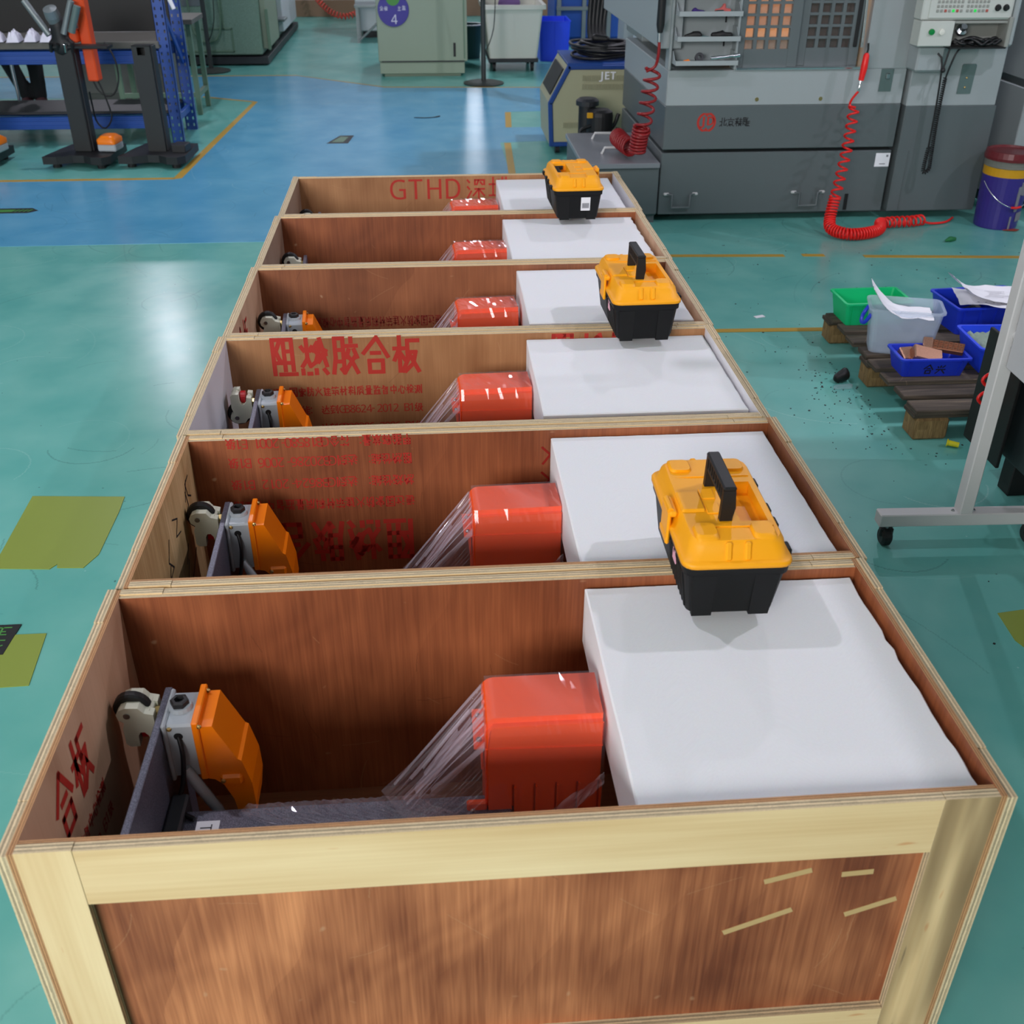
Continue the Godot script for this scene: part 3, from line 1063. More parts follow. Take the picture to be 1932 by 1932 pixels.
	if i == 1:
		var g := G.new()
		for d in range(4):
			for s in [1, -1]:
				stroke(g, [Vector2(-0.02, 0.04 - d * 0.07), Vector2(0.0, 0.02 - d * 0.07), Vector2(-0.018, -0.005 - d * 0.07)], 0.006)
		part("red_print", g, M.ink_red, t).position = Vector3(0.888, 0.53, zb)
	if i == 0 or i == 3:
		var o := part("red_print", stamp_end_mesh, M.ink_red, t, "red stencilled lettering on the side board")
		o.basis = Basis(Vector3.UP, PI / 2)
		o.position = Vector3(ts + 0.0006, 0.528, -0.225) if i == 0 else Vector3(ts + 0.0006, 0.528, -0.19)
	if i == 1:
		# marker scribbles on the left board
		var g := G.new()
		g.at(Transform3D(Basis(Vector3.UP, PI / 2), Vector3(ts + 0.0007, 0.45, -0.3)))
		for s in [[[-0.235, 0.13], [-0.20, 0.125], [-0.21, 0.09], [-0.235, 0.075]], [[-0.21, 0.13], [-0.18, 0.09]], [[-0.19, 0.11], [-0.20, 0.07], [-0.17, 0.06]], [[-0.05, 0.12], [-0.09, 0.10], [-0.06, 0.07], [-0.10, 0.06]], [[0.0, 0.10], [0.03, 0.06], [0.0, 0.03], [0.05, 0.02]], [[0.02, 0.05], [0.06, 0.0], [0.03, -0.02]], [[0.13, 0.06], [0.09, 0.05], [0.1, 0.02]], [[0.16, 0.0], [0.19, -0.04]], [[0.19, 0.0], [0.15, -0.04]], [[0.2, -0.03], [0.23, -0.05], [0.21, -0.09], [0.24, -0.1]], [[-0.12, -0.03], [-0.09, -0.07], [-0.12, -0.09]], [[-0.14, 0.0], [-0.1, -0.03]], [[-0.2, -0.05], [0.0, -0.16]], [[-0.06, -0.06], [-0.03, -0.08]], [[-0.05, -0.09], [-0.02, -0.11]]]:
			stroke(g, s.map(func(p): return Vector2(-p[0], p[1] - 0.02)), 0.004)
		part("marker_scribble", g, M.ink_black, t, "black marker writing")
	if i == 0:
		for s in [[1.19, 0.455, 0.075, 16.0], [1.155, 0.352, 0.115, 24.0], [1.335, 0.37, 0.085, 22.0], [1.30, 0.452, 0.05, 3.0]]:
			var o := part("tape_scrap", G.new().box(Vector3.ZERO, Vector3(s[2], 0.011, 0.0008)), M.tan_tape, t, "torn tan tape scrap")
			o.position = Vector3(s[0] - 0.055, s[1], -TB + 0.0006)
			o.rotation.z = deg_to_rad(s[3])

var stamp_mesh: ArrayMesh
var stamp_end_mesh: ArrayMesh

func foam_block(i: int) -> void:
	var xf := crate_xf(i)
	var x0: float = [0.895, 0.888, 0.892, 0.904, 0.892, 0.898][i]
	var x1: float = [1.416, 1.412, 1.419, 1.413, 1.408, 1.404][i]
	var z0: float = [-0.034, -0.045, -0.085, -0.09, -0.08, -0.075][i] 
	var z1 := -0.588
	var rng := RandomNumberGenerator.new()
	rng.seed = 40 + i
	var wav := 0.006 if i in [0, 4] else 0.002
	var ring := []
	for k in 5:
		ring.append(Vector2(x0 + rng.randf_range(-0.001, 0.001), lerpf(z0, z1, k / 4.0)))
	for k in range(1, 20):
		ring.append(Vector2(lerpf(x0, x1, k / 20.0), z1 + rng.randf_range(0, 0.0015)))
	for k in 21:
		ring.append(Vector2(x1 - absf(rng.randf_range(0, wav)) * (1.0 if k > 0 and k < 20 else 0.2), lerpf(z1, z0, k / 20.0)))
	var c := Vector2((x0 + x1) / 2, (z0 + z1) / 2)
	var g := G.new()
	var rings := []
	for l in [[0.47, 0.003], [0.473, 0.0], [0.597, 0.0], [0.600, 0.003]]:
		rings.append(ring.map(func(p): 
			var q: Vector2 = p - c
			q -= q.sign() * l[1]
			return Vector3(q.x + c.x, l[0], q.y + c.y)))
	g.loft(rings, true, true, false)
	var t := solo("foam_block", g, M.foam, ["white foam block packed in the %s", "white foam block packed in the %s", "white foam block packed in the %s", "white foam block packed in the %s", "white foam block packed in the %s", "white foam block packed in the %s"][i] % ORD[i], "foam block", Vector3.ZERO, 0.0, "foam blocks in the crates")
	t.transform = xf

# ---------------------------------------------------------------- the packed machines
var mc := {}

func caster_parts(parent: Node3D, pos: Vector3, turn: float) -> void:
	# a levelling caster lying on its side: its stem points along +x
	var c := Node3D.new()
	c.name = "caster"
	parent.add_child(c, true)
	c.position = pos
	c.rotation.x = turn
	c.scale = Vector3(1.1, 1.12, 1.1)
	if not mc.has("bracket"):
		var g := G.new()
		for s in [-1.0, 1.0]:
			var ear := [Vector2(0.0, -0.030), Vector2(0.0, 0.022), Vector2(-0.014, 0.026), Vector2(-0.022, 0.037), Vector2(-0.042, 0.038), Vector2(-0.052, 0.034), Vector2(-0.058, 0.025), Vector2(-0.056, 0.015), Vector2(-0.048, 0.008), Vector2(-0.052, -0.005), Vector2(-0.052, -0.036), Vector2(-0.046, -0.042), Vector2(-0.031, -0.042), Vector2(-0.030, -0.020), Vector2(-0.026, -0.013), Vector2(-0.019, -0.013), Vector2(-0.014, -0.020), Vector2(-0.012, -0.032)]
			g.prism(ear, s * 0.0165 - 0.0085, s * 0.0165 + 0.0085)
		g.box(Vector3(-0.009, -0.002, 0), Vector3(0.010, 0.054, 0.040), 0.004)
		g.box(Vector3(-0.0415, -0.024, 0), Vector3(0.020, 0.034, 0.046), 0.006)
		mc.bracket = g.mesh()
		g = G.new()
		g.at(Transform3D(Basis(Vector3.RIGHT, PI / 2), Vector3.ZERO)).lathe([Vector2(0, -0.008), Vector2(0.027, -0.008), Vector2(0.030, -0.005), Vector2(0.030, 0.005), Vector2(0.027, 0.008), Vector2(0, 0.008)], 24)
		mc.wheel = g.mesh()
		g = G.new()
		g.at(Transform3D(Basis(Vector3.BACK, PI / 2), Vector3.ZERO)).lathe([Vector2(0, -0.007), Vector2(0.018, -0.007), Vector2(0.019, 0.0), Vector2(0.018, 0.007), Vector2(0, 0.007)], 6)
		mc.nut = g.mesh()
		mc.stem = G.new().tube([Vector3(0, 0, 0), Vector3(0.03, 0, 0)], 0.007, 10).mesh()
		g = G.new()
		g.at(Transform3D(Basis(Vector3.BACK, PI / 2), Vector3.ZERO)).lathe([Vector2(0, -0.006), Vector2(0.016, -0.006), Vector2(0.016, 0.006), Vector2(0, 0.006)], 16)
		mc.adjust = g.mesh()
		mc.axle = G.new().tube([Vector3(0, 0, -0.0265), Vector3(0, 0, 0.0265)], 0.0055, 10).mesh()
	part("bracket", mc.bracket, M.caster_cream, c)
	var w := part("wheel", mc.wheel, M.rubber, c)
	w.position = Vector3(-0.0375, 0.0195, 0)
	part("axle", mc.axle, M.steel, c).position = Vector3(-0.0415, 0.0225, 0)
	part("nut", mc.nut, M.brass, c).position = Vector3(0.004, 0, 0)
	part("stem", mc.stem, M.steel, c).position = Vector3(0.006, 0, 0)
	part("adjuster", mc.adjust, M.knob_red, c, "red adjuster wheel").position = Vector3(-0.022, -0.024, 0)

func machine(i: int) -> void:
	var t := thing("column_machine", "column machine lying in the %s with red motor cover" % ORD[i], "machine", Vector3.ZERO, 0.0, "machines packed in the crates")
	var zs: float = [0.0, -0.03, -0.035, -0.015, -0.02, 0.0][i]
	var yaw: float = [0.0, 1.6, 2.2, 3.6, 3.2, 3.4][i]
	t.transform = crate_xf(i) * Transform3D(Basis(Vector3.UP, deg_to_rad(yaw)), Vector3(0.105 + [0.010, 0.010, 0.012, 0.018, 0.018, 0.017][i], 0.097, -0.26 + zs))
	# local frame: x along the column from the plate's left face, y up from the crate floor, z towards the front
	if not mc.has("cover"):
		mc.plate = G.new().box(Vector3(0.0065, 0.205, 0.0), Vector3(0.013, 0.40, 0.43), 0.0015).mesh()
		mc.column = G.new().box(Vector3(0.32, 0.195, 0.0), Vector3(0.60, 0.115, 0.12), 0.006).mesh()
		mc.mount = G.new().box(Vector3(0.03, 0.195, 0.0), Vector3(0.03, 0.15, 0.17), 0.004).mesh()
		# cover: box with a rounded top left edge and a bevelled front top edge
		var g := G.new()
		var prof := []
		for k in 6:
			var a := PI - PI / 2 * k / 5.0
			prof.append(Vector2(0.592 + 0.022 * cos(a), 0.436 + 0.022 * sin(a)))
		prof += [Vector2(0.772, 0.458), Vector2(0.772, 0.10), Vector2(0.570, 0.10)]
		g.prism(prof, -0.135, -0.030, true)
		g.prism([Vector2(0.573, 0.312), Vector2(0.573, 0.428), Vector2(0.585, 0.446), Vector2(0.771, 0.446), Vector2(0.771, 0.312)], -0.030, -0.019)
		g.box(Vector3(0.673, 0.16, -0.0245), Vector3(0.196, 0.12, 0.011))
		var sx := 0.575
		for k in 6:
			var ex := 0.6165 + k * 0.0375 if k < 5 else 0.771
			g.box(Vector3((sx + ex) / 2, 0.266, -0.0245), Vector3(ex - sx, 0.092, 0.011))
			sx = ex + 0.004
		mc.cover = g.mesh()
		g = G.new()
		g.prism([Vector2(0.571, 0.40), Vector2(0.571, 0.36), Vector2(0.580, 0.448), Vector2(0.772, 0.448), Vector2(0.772, 0.395)], -0.019, -0.0165)
		mc.lip = g.mesh()
		g = G.new()
		g.box(Vector3(0.561, 0.385, -0.085), Vector3(0.018, 0.004, 0.10), 0.001)
		g.box(Vector3(0.566, 0.36, -0.085), Vector3(0.004, 0.05, 0.10), 0.001)
		mc.flange = g.mesh()
		mc.tab = G.new().box(Vector3(0.555, 0.22, -0.026), Vector3(0.036, 0.10, 0.012), 0.003).mesh()
		mc.screw = G.new().at(Transform3D(Basis(Vector3.RIGHT, PI / 2), Vector3.ZERO)).lathe([Vector2(0, 0), Vector2(0.0058, 0), Vector2(0.0048, 0.003), Vector2(0.0028, 0.004), Vector2(0.0026, 0.0015), Vector2(0, 0.0015)], 12).mesh()
		mc.bolt = G.new().lathe([Vector2(0, 0), Vector2(0.0058, 0), Vector2(0.0048, 0.003), Vector2(0.0028, 0.004), Vector2(0.0026, 0.0015), Vector2(0, 0.0015)], 12).mesh()
		g = G.new()
		g.prism([Vector2(-0.0015, -0.044), Vector2(0.002, -0.044), Vector2(0.003, 0.040), Vector2(0.001, 0.044), Vector2(-0.0015, 0.044)], 0, 0.0035)
		mc.louvre = g.mesh()
		mc.slot = G.new().box(Vector3(-0.0035, -0.002, 0.0005), Vector3(0.003, 0.082, 0.001)).mesh()
		# pedal: grey housing with a flange and a boss, orange hood
		g = G.new()
		g.box(Vector3(0.041, 0.344, -0.155), Vector3(0.056, 0.122, 0.090), 0.004)
		g.box(Vector3(0.017, 0.344, -0.155), Vector3(0.008, 0.132, 0.102), 0.003)
		g.at(Transform3D(Basis(Vector3.BACK, 0.0), Vector3(0.038, 0.404, -0.158))).lathe([Vector2(0, -0.004), Vector2(0.022, -0.004), Vector2(0.020, 0.009), Vector2(0, 0.009)], 16).home()
		mc.housing = g.mesh()
		g = G.new()
		g.at(Transform3D(Basis.IDENTITY, Vector3(0.038, 0.413, -0.158))).lathe([Vector2(0, 0), Vector2(0.0165, 0), Vector2(0.0165, 0.009), Vector2(0.014, 0.011), Vector2(0.009, 0.011), Vector2(0.008, 0.002), Vector2(0, 0.002)], 6)
		mc.gland = g.mesh()
		g = G.new()
		g.prism([Vector2(0.072, 0.402), Vector2(0.100, 0.402), Vector2(0.134, 0.322), Vector2(0.140, 0.318), Vector2(0.152, 0.262), Vector2(0.153, 0.212), Vector2(0.146, 0.165), Vector2(0.122, 0.165), Vector2(0.115, 0.225), Vector2(0.102, 0.262), Vector2(0.088, 0.276), Vector2(0.072, 0.280)], -0.203, -0.107)
		mc.hood = g.mesh()
		g = G.new()
		g.box(Vector3(0.072, 0.348, -0.155), Vector3(0.012, 0.134, 0.106), 0.002)
		g.box(Vector3(0.118, 0.275, -0.108), Vector3(0.040, 0.024, 0.014), 0.005)
		mc.flange_orange = g.mesh()
		g = G.new()
		g.tube([Vector3(0.042, 0.31, -0.104), Vector3(0.058, 0.27, -0.102), Vector3(0.085, 0.20, -0.105), Vector3(0.092, 0.12, -0.115)], [0.008, 0.011, 0.010, 0.008], 8)
		mc.arm = g.mesh()
		mc.cord = G.new().tube(smooth_path([Vector3(0.039, 0.378, -0.112), Vector3(0.044, 0.345, -0.098), Vector3(0.036, 0.285, -0.090), Vector3(0.026, 0.255, -0.070), Vector3(0.042, 0.258, -0.045), Vector3(0.062, 0.2575, -0.032)], 16), 0.0045, 6).mesh()
		# film stretched from the cover down to the column, with pleats
		var rng := RandomNumberGenerator.new()
		rng.seed = 5
		var rows := []
		var ns := 60
		for k in 9:
			rows.append([])
		for s in ns + 1:
			var q := float(s) / ns
			var top: Vector3
			if q < 0.42:
				top = Vector3(0.573, 0.449, lerpf(-0.135, -0.018, q / 0.42))
			else:
				top = Vector3(0.572, lerpf(0.447, 0.22, (q - 0.42) / 0.58), -0.014)
			var low := Vector3(lerpf(0.385, 0.47, q), lerpf(0.262, 0.249, q), lerpf(-0.07, 0.062, q))
			var amp := rng.randf_range(-0.006, 0.006)
			for k in 9:
				var w := k / 8.0
				var p := top.lerp(low, w)
				p += Vector3(-0.5, 0.4, 0.76) * amp * sin(PI * clampf(w * 0.9 + 0.1, 0.0, 1.0))
				p.y -= 0.012 * sin(PI * w)
				rows[k].append(p)
		mc.film_tent = G.new().sheet(rows, false).mesh()
		# pleats standing out of the sheet
		var fo := G.new()
		for k in 22:
			var s: int = rng.randi_range(1, ns - 3)
			var w0 := rng.randf_range(0.0, 0.3)
			var w1 := rng.randf_range(0.6, 1.0)
			var dd := rng.randi_range(1, 4)
			var skew := rng.randi_range(-5, 5)
			var pick := func(q: float, r: float) -> Vector3:
				var a := clampi(int(q), 0, ns)
				return (rows[clampi(int(r * 8.0), 0, 8)][a] as Vector3) + Vector3(-0.003, 0.003, 0.004)
			var e0: Vector3 = pick.call(s, w0)
			var e1: Vector3 = pick.call(s + dd, w0)
			var e2: Vector3 = pick.call(s + dd + skew, w1)
			var e3: Vector3 = pick.call(s + skew, w1)
			fo.poly([e0, e0.lerp(e1, 0.7), e3.lerp(e2, 0.7), e3], Vector3(-0.5, 0.5, 0.7))
		mc.film_folds = fo.mesh()
		# film over the cover: top and front
		rows = []
		for k in 14:
			var row := []
			for s in 25:
				var q := s / 24.0
				var w := k / 13.0
				var x := lerpf(0.575, 0.775, q)
				var p: Vector3
				if w < 0.4:
					p = Vector3(x, 0.4605, lerpf(-0.137, -0.020, w / 0.4))
				else:
					p = Vector3(x, lerpf(0.4585, 0.20, (w - 0.4) / 0.6), -0.0115)
				var d := rng.randf_range(0.0, 0.0022)
				if i != 0 or w < 0.95:
					p += Vector3(0, d, d)
				row.append(p)
			rows.append(row)
		mc.film_cover = G.new().sheet(rows, false).mesh()
		# crumpled film round the column
		var nz := noise(17, 2)
		rows = []
		for k in 44:
			var row := []
			for s in 76:
				var x := lerpf(0.17, 0.50, s / 75.0) + 0.03 * sin(k * 0.35)
				var w := k / 43.0
				var d := 0.002 + absf(nz.get_noise_2d(s * 0.5, k * 0.5)) * 0.009
				var p: Vector3
				if w < 0.25:
					p = Vector3(x, lerpf(0.19, 0.2525, w / 0.25), -0.060 - d)
				elif w < 0.75:
					p = Vector3(x, 0.2525 + d, lerpf(-0.062, 0.062, (w - 0.25) / 0.5))
				else:
					p = Vector3(x, lerpf(0.2525, 0.19, (w - 0.75) / 0.25), 0.060 + d)
				row.append(p)
			rows.append(row)
		mc.film_column = G.new().sheet(rows, false).mesh()
		# a twisted band of film at the lower right
		rows = []
		for k in 7:
			var row := []
			for s in 17:
				var q := s / 16.0
				row.append(Vector3(lerpf(0.63, 0.775, q), lerpf(0.20, 0.335, q) + (k - 3) * lerpf(0.010, 0.005, q) + rng.randf_range(-0.002, 0.002), 0.012 - 0.012 * q + rng.randf_range(-0.003, 0.003)))
			rows.append(row)
		mc.film_band = G.new().sheet(rows, false).mesh()
	part("base_plate", mc.plate, M.iron, t)
	part("column_foot", mc.mount, M.iron_dark, t)
	part("column", mc.column, M.iron, t)
	if i == 0:
		var st := part("sticker", G.new().box(Vector3(0.086, 0.2528, 0.012), Vector3(0.040, 0.0006, 0.085)), M.sticker, t, "white sticker")
		var tg := G.new()
		tg.at(Transform3D(Basis(Vector3.UP, -PI / 2) * Basis(Vector3.RIGHT, -PI / 2), Vector3(0.084, 0.2535, -0.022)))
		latin(tg, "T3-1", Vector2(0.0, 0.0), 0.020)
		part("lettering", tg, M.ink_black, st)
	var cv := part("motor_cover", mc.cover, M.cover_red, t)
	part("lip", mc.lip, M.cover_red, cv)
	part("flange", mc.flange, M.cover_red, cv)
	part("tab", mc.tab, M.cover_red, cv)
	for p in [Vector3(0.563, 0.3875, -0.115), Vector3(0.562, 0.3875, -0.055)]:
		part("screw", mc.bolt, M.steel, cv).position = p
	part("screw", mc.screw, M.steel, cv).position = Vector3(0.548, 0.252, -0.0198)
	for k in 5:
		part("louvre", mc.louvre, M.cover_red, cv).position = Vector3(0.622 + k * 0.0375, 0.262 + k * 0.0015, -0.019)
	caster_parts(t, Vector3(-0.009, 0.374, -0.175), 0.0 if i != 2 else PI)
	caster_parts(t, Vector3(-0.009, 0.055, -0.175), 0.0)
	caster_parts(t, Vector3(-0.009, 0.055, 0.17), 0.0)
	if i < 4:
		var pd := Node3D.new()
		pd.name = "foot_pedal"
		t.add_child(pd, true)
		pd.set_meta("label", "orange and grey foot pedal")
		part("housing", mc.housing, M.pedal_grey, pd)
		part("cable_gland", mc.gland, M.rubber, pd)
		part("hood", mc.hood, M.pedal_orange, pd)
		part("flange", mc.flange_orange, M.pedal_orange, pd)
		part("lever_arm", mc.arm, M.pedal_grey, pd)
		part("cord", mc.cord, M.cable, pd)
		for p in [Vector3(0.080, 0.408, -0.1015), Vector3(0.080, 0.408, -0.196), Vector3(0.026, 0.398, -0.1095), Vector3(0.104, 0.277, -0.1005)]:
			var sc := part("screw", mc.screw, M.brass, pd)
			sc.position = p
			sc.scale = Vector3.ONE * 0.8
		var hole := part("cable_hole_disc", G.new().at(Transform3D(Basis(Vector3.RIGHT, PI / 2), Vector3(0.039, 0.380, -0.1105))).lathe([Vector2(0, 0), Vector2(0.008, 0), Vector2(0.008, 0.001), Vector2(0, 0.001)], 14), M.rubber, pd)  # filled dark disc stands for the shade in the cable hole
		hole.name = "cable_hole_disc"
	var fl := thing("stretch_film", "clear stretch film wrapped on the machine in the %s" % ORD[i], "plastic wrap", Vector3.ZERO, 0.0, "stretch film on the packed machines")
	fl.transform = t.transform
	part("draped_sheet", mc.film_tent, M.film_thick, fl)
	part("pleats", mc.film_folds, M.film_fold, fl)
	part("cover_sheet", mc.film_cover, M.film, fl)
	part("crumpled_sheet", mc.film_column, M.film_thick, fl)
	part("twisted_band", mc.film_band, M.film_fold, fl)

# ---------------------------------------------------------------- toolboxes
func toolbox(label: String, pos: Vector3, turn: float, up: bool) -> Node3D:
	var t := thing("tool_box", label, "toolbox", pos, turn, "toolboxes on the crates")
	if not mc.has("tb_body"):
		# tapered body with a rolled rim
		var g := G.new()
		g.loft([rrect(0.150, 0.292, 0.016, 0.004), rrect(0.158, 0.300, 0.018, 0.008), rrect(0.180, 0.324, 0.020, 0.095), rrect(0.188, 0.332, 0.020, 0.097), rrect(0.190, 0.334, 0.020, 0.114)], true, true)
		# corner pads and feet
		for sz in [-1.0, 1.0]:
			for sx in [-1.0, 1.0]:
				var r := []
				for l in [[0.0, 0.0], [0.094, 0.0115]]:
					var y: float = l[0]
					var o: float = l[1]
					r.append([Vector3(sx * 0.034, y, sz * (0.1505 + o)), Vector3(sx * (0.070 + o * 0.7), y, sz * (0.1505 + o)), Vector3(sx * (0.070 + o * 0.7), y, sz * (0.140 + o)), Vector3(sx * 0.034, y, sz * (0.140 + o))])
				g.loft(r, true, true, false)
		mc.tb_body = g.mesh()
		for sx in [-1.0, 1.0]:
			var z := 0.0
			g = G.new().loft([[Vector3(sx * 0.0745, 0.012, z - 0.004), Vector3(sx * 0.0815, 0.012, z - 0.003), Vector3(sx * 0.0815, 0.012, z + 0.003), Vector3(sx * 0.0745, 0.012, z + 0.004)], [Vector3(sx * 0.085, 0.090, z - 0.004), Vector3(sx * 0.0925, 0.090, z - 0.003), Vector3(sx * 0.0925, 0.090, z + 0.003), Vector3(sx * 0.085, 0.090, z + 0.004)]], true, true, false)
			mc["tb_rib%d" % int(sx)] = g.mesh()
		# lid shell with a sunken pocket
		g = G.new()
		var rim := [rrect(0.190, 0.334, 0.022, 0.1145), rrect(0.197, 0.342, 0.024, 0.1145), rrect(0.197, 0.342, 0.024, 0.121), rrect(0.192, 0.337, 0.023, 0.1245), rrect(0.180, 0.322, 0.024, 0.1255), rrect(0.170, 0.308, 0.026, 0.150), rrect(0.158, 0.292, 0.026, 0.1585)]
		g.loft(rim, true, false)
		var outer: Array = rrect(0.158, 0.292, 0.026, 0.1585)
		var hole := outer.map(func(p): return Vector3(clampf(p.x, 0.018, 0.068), 0.1585, clampf(p.z, -0.055, 0.085)))
		var deep := hole.map(func(p): return p + Vector3(0, -0.026, 0))
		g.loft([outer, hole], false, false, false)
		g.loft([hole, deep], false, true, false)
		mc.tb_lid = g.mesh()
		# raised pads at both ends and the strap between
		mc.tb_pads = []
		for sz in [-1.0, 1.0]:
			for d in [[-0.052, 0.050], [0.050, 0.050]]:
				mc.tb_pads.append(G.new().loft([_pad(d[0], sz * 0.124, d[1], 0.062, 0.130, 0.012), _pad(d[0], sz * 0.121, d[1] - 0.008, 0.048, 0.160, 0.010), _pad(d[0], sz * 0.116, d[1] - 0.014, 0.040, 0.1645, 0.010)], false, true).mesh())
			for x in [-0.018, 0.016]:
				mc.tb_pads.append(G.new().box(Vector3(x, 0.141, sz * 0.1545), Vector3(0.012, 0.034, 0.012), 0.003, Basis(Vector3.RIGHT, -sz * 0.28)).mesh())
		mc.tb_pads.append(G.new().box(Vector3(-0.058, 0.157, 0.015), Vector3(0.045, 0.012, 0.070), 0.004).mesh())
		g = G.new()
		for z in [-0.012, 0.040]:
			g.box(Vector3(-0.022, 0.1592, z), Vector3(0.026, 0.003, 0.036), 0.0012)
		g.prism([Vector2(-0.075, 0.1580), Vector2(-0.040, 0.1605), Vector2(0.072, 0.1605), Vector2(0.074, 0.158)], -0.080, -0.076)
		g.prism([Vector2(-0.075, 0.1580), Vector2(-0.040, 0.1605), Vector2(0.072, 0.1605), Vector2(0.074, 0.158)], 0.100, 0.104)
		mc.tb_relief = g.mesh()
		g = G.new()
		g.box(Vector3(-0.094, 0.150, 0.015), Vector3(0.016, 0.012, 0.062), 0.004)
		g.box(Vector3(-0.100, 0.122, 0.015), Vector3(0.007, 0.062, 0.056), 0.003)
		g.tube([Vector3(-0.098, 0.155, -0.008), Vector3(-0.098, 0.155, 0.038)], 0.006, 8)
		g.box(Vector3(-0.101, 0.094, 0.015), Vector3(0.008, 0.016, 0.060), 0.003)
		mc.tb_latch = g.mesh()
		g = G.new()
		g.box(Vector3(0.099, 0.117, 0.0), Vector3(0.012, 0.014, 0.030), 0.003)
		mc.tb_hinge = g.mesh()
		# handle: two posts, top bar, lower bar, ribs between them
		g = G.new()
		for z in [-0.062, 0.062]:
			g.prism([Vector2(-0.012, 0.0), Vector2(0.010, 0.0), Vector2(0.012, 0.02), Vector2(0.015, 0.035), Vector2(0.012, 0.070), Vector2(-0.010, 0.070)], z - 0.006, z + 0.006)
		g.box(Vector3(0.001, 0.073, 0), Vector3(0.024, 0.009, 0.138), 0.003)
		g.box(Vector3(-0.006, 0.046, 0), Vector3(0.008, 0.008, 0.118), 0.002)
		for k in 7:
			g.box(Vector3(-0.006, 0.060, -0.045 + k * 0.015), Vector3(0.008, 0.022, 0.005), 0.001)
		g.box(Vector3(0.008, 0.060, 0), Vector3(0.004, 0.022, 0.118), 0.001)
		mc.tb_handle = g.mesh()
	part("body", mc.tb_body, M.box_black, t)
	for k in 8:
		for sx in [-1, 1]:
			part("rib", mc["tb_rib%d" % sx], M.box_black, t).position.z = 0.015 + k * 0.0165
	var lid := part("lid", mc.tb_lid, M.box_yellow, t, "yellow lid")
	for p in mc.tb_pads:
		part("raised_pad", p, M.box_yellow, lid)
	part("relief", mc.tb_relief, M.box_yellow, lid)
	part("latch", mc.tb_latch, M.box_yellow, t)
	for z in [-0.115, -0.02, 0.03, 0.115]:
		part("hinge", mc.tb_hinge, M.box_black, t).position.z = z
	var h := part("handle", mc.tb_handle, M.black, t, "black carrying handle")
	if up:
		h.position = Vector3(-0.008, 0.150, 0.016)
	else:
		h.position = Vector3(0.030, 0.146, 0.016)
		h.rotation.z = -PI / 2
		h.scale = Vector3(0.6, 0.45, 0.9)
	return t

func _pad(x: float, z: float, w: float, d: float, y: float, r: float) -> Array:
	return rrect(w, d, r, y, Vector2(x, z), 3)

func toolboxes() -> void:
	var a := toolbox("largest-looking toolbox, yellow lid, raised black handle, on the nearest crates' rims", Vector3(1.134, 0.621, -0.612), deg_to_rad(-0.8), true)
	part("sticker", G.new().box(Vector3(-0.0905, 0.082, 0.068), Vector3(0.002, 0.030, 0.026)), M.pink, a, "pink sticker")
	var b := toolbox("middle toolbox with yellow lid and raised black handle, between two other toolboxes", Vector3(1.212, 0.621, -1.915), deg_to_rad(1.2), true)
	part("sticker", G.new().box(Vector3(-0.0905, 0.082, 0.068), Vector3(0.002, 0.030, 0.026)), M.pink, b, "pink sticker")
	var d := toolbox("farthest toolbox with folded handle and white barcode label on its black end", Vector3(1.178, 0.621, -3.155), PI + deg_to_rad(1.6), false)
	var lb := part("label", G.new().box(Vector3(-0.028, 0.062, -0.1585), Vector3(0.036, 0.052, 0.0014), 0.0, Basis(Vector3.RIGHT, -0.12)), M.sticker, d, "white barcode label")
	var g := G.new()
	for k in 9:
		g.box(Vector3(-0.040 + k * 0.003, 0.056, -0.1600), Vector3(0.0016, 0.020, 0.0008), 0.0, Basis(Vector3.RIGHT, -0.12))
	part("barcode", g, M.ink_grey, lb)

# ---------------------------------------------------------------- the milling machine on the right
func u_handle(w: float, d: float, h: float, r: float) -> G:
	# a bar bent like a U, in x, y (h up) and z (d out)
	return G.new().tube([Vector3(-w / 2, 0, 0), Vector3(-w / 2 * 0.8, h, d), Vector3(w / 2 * 0.8, h, d), Vector3(w / 2, 0, 0)], r, 8)

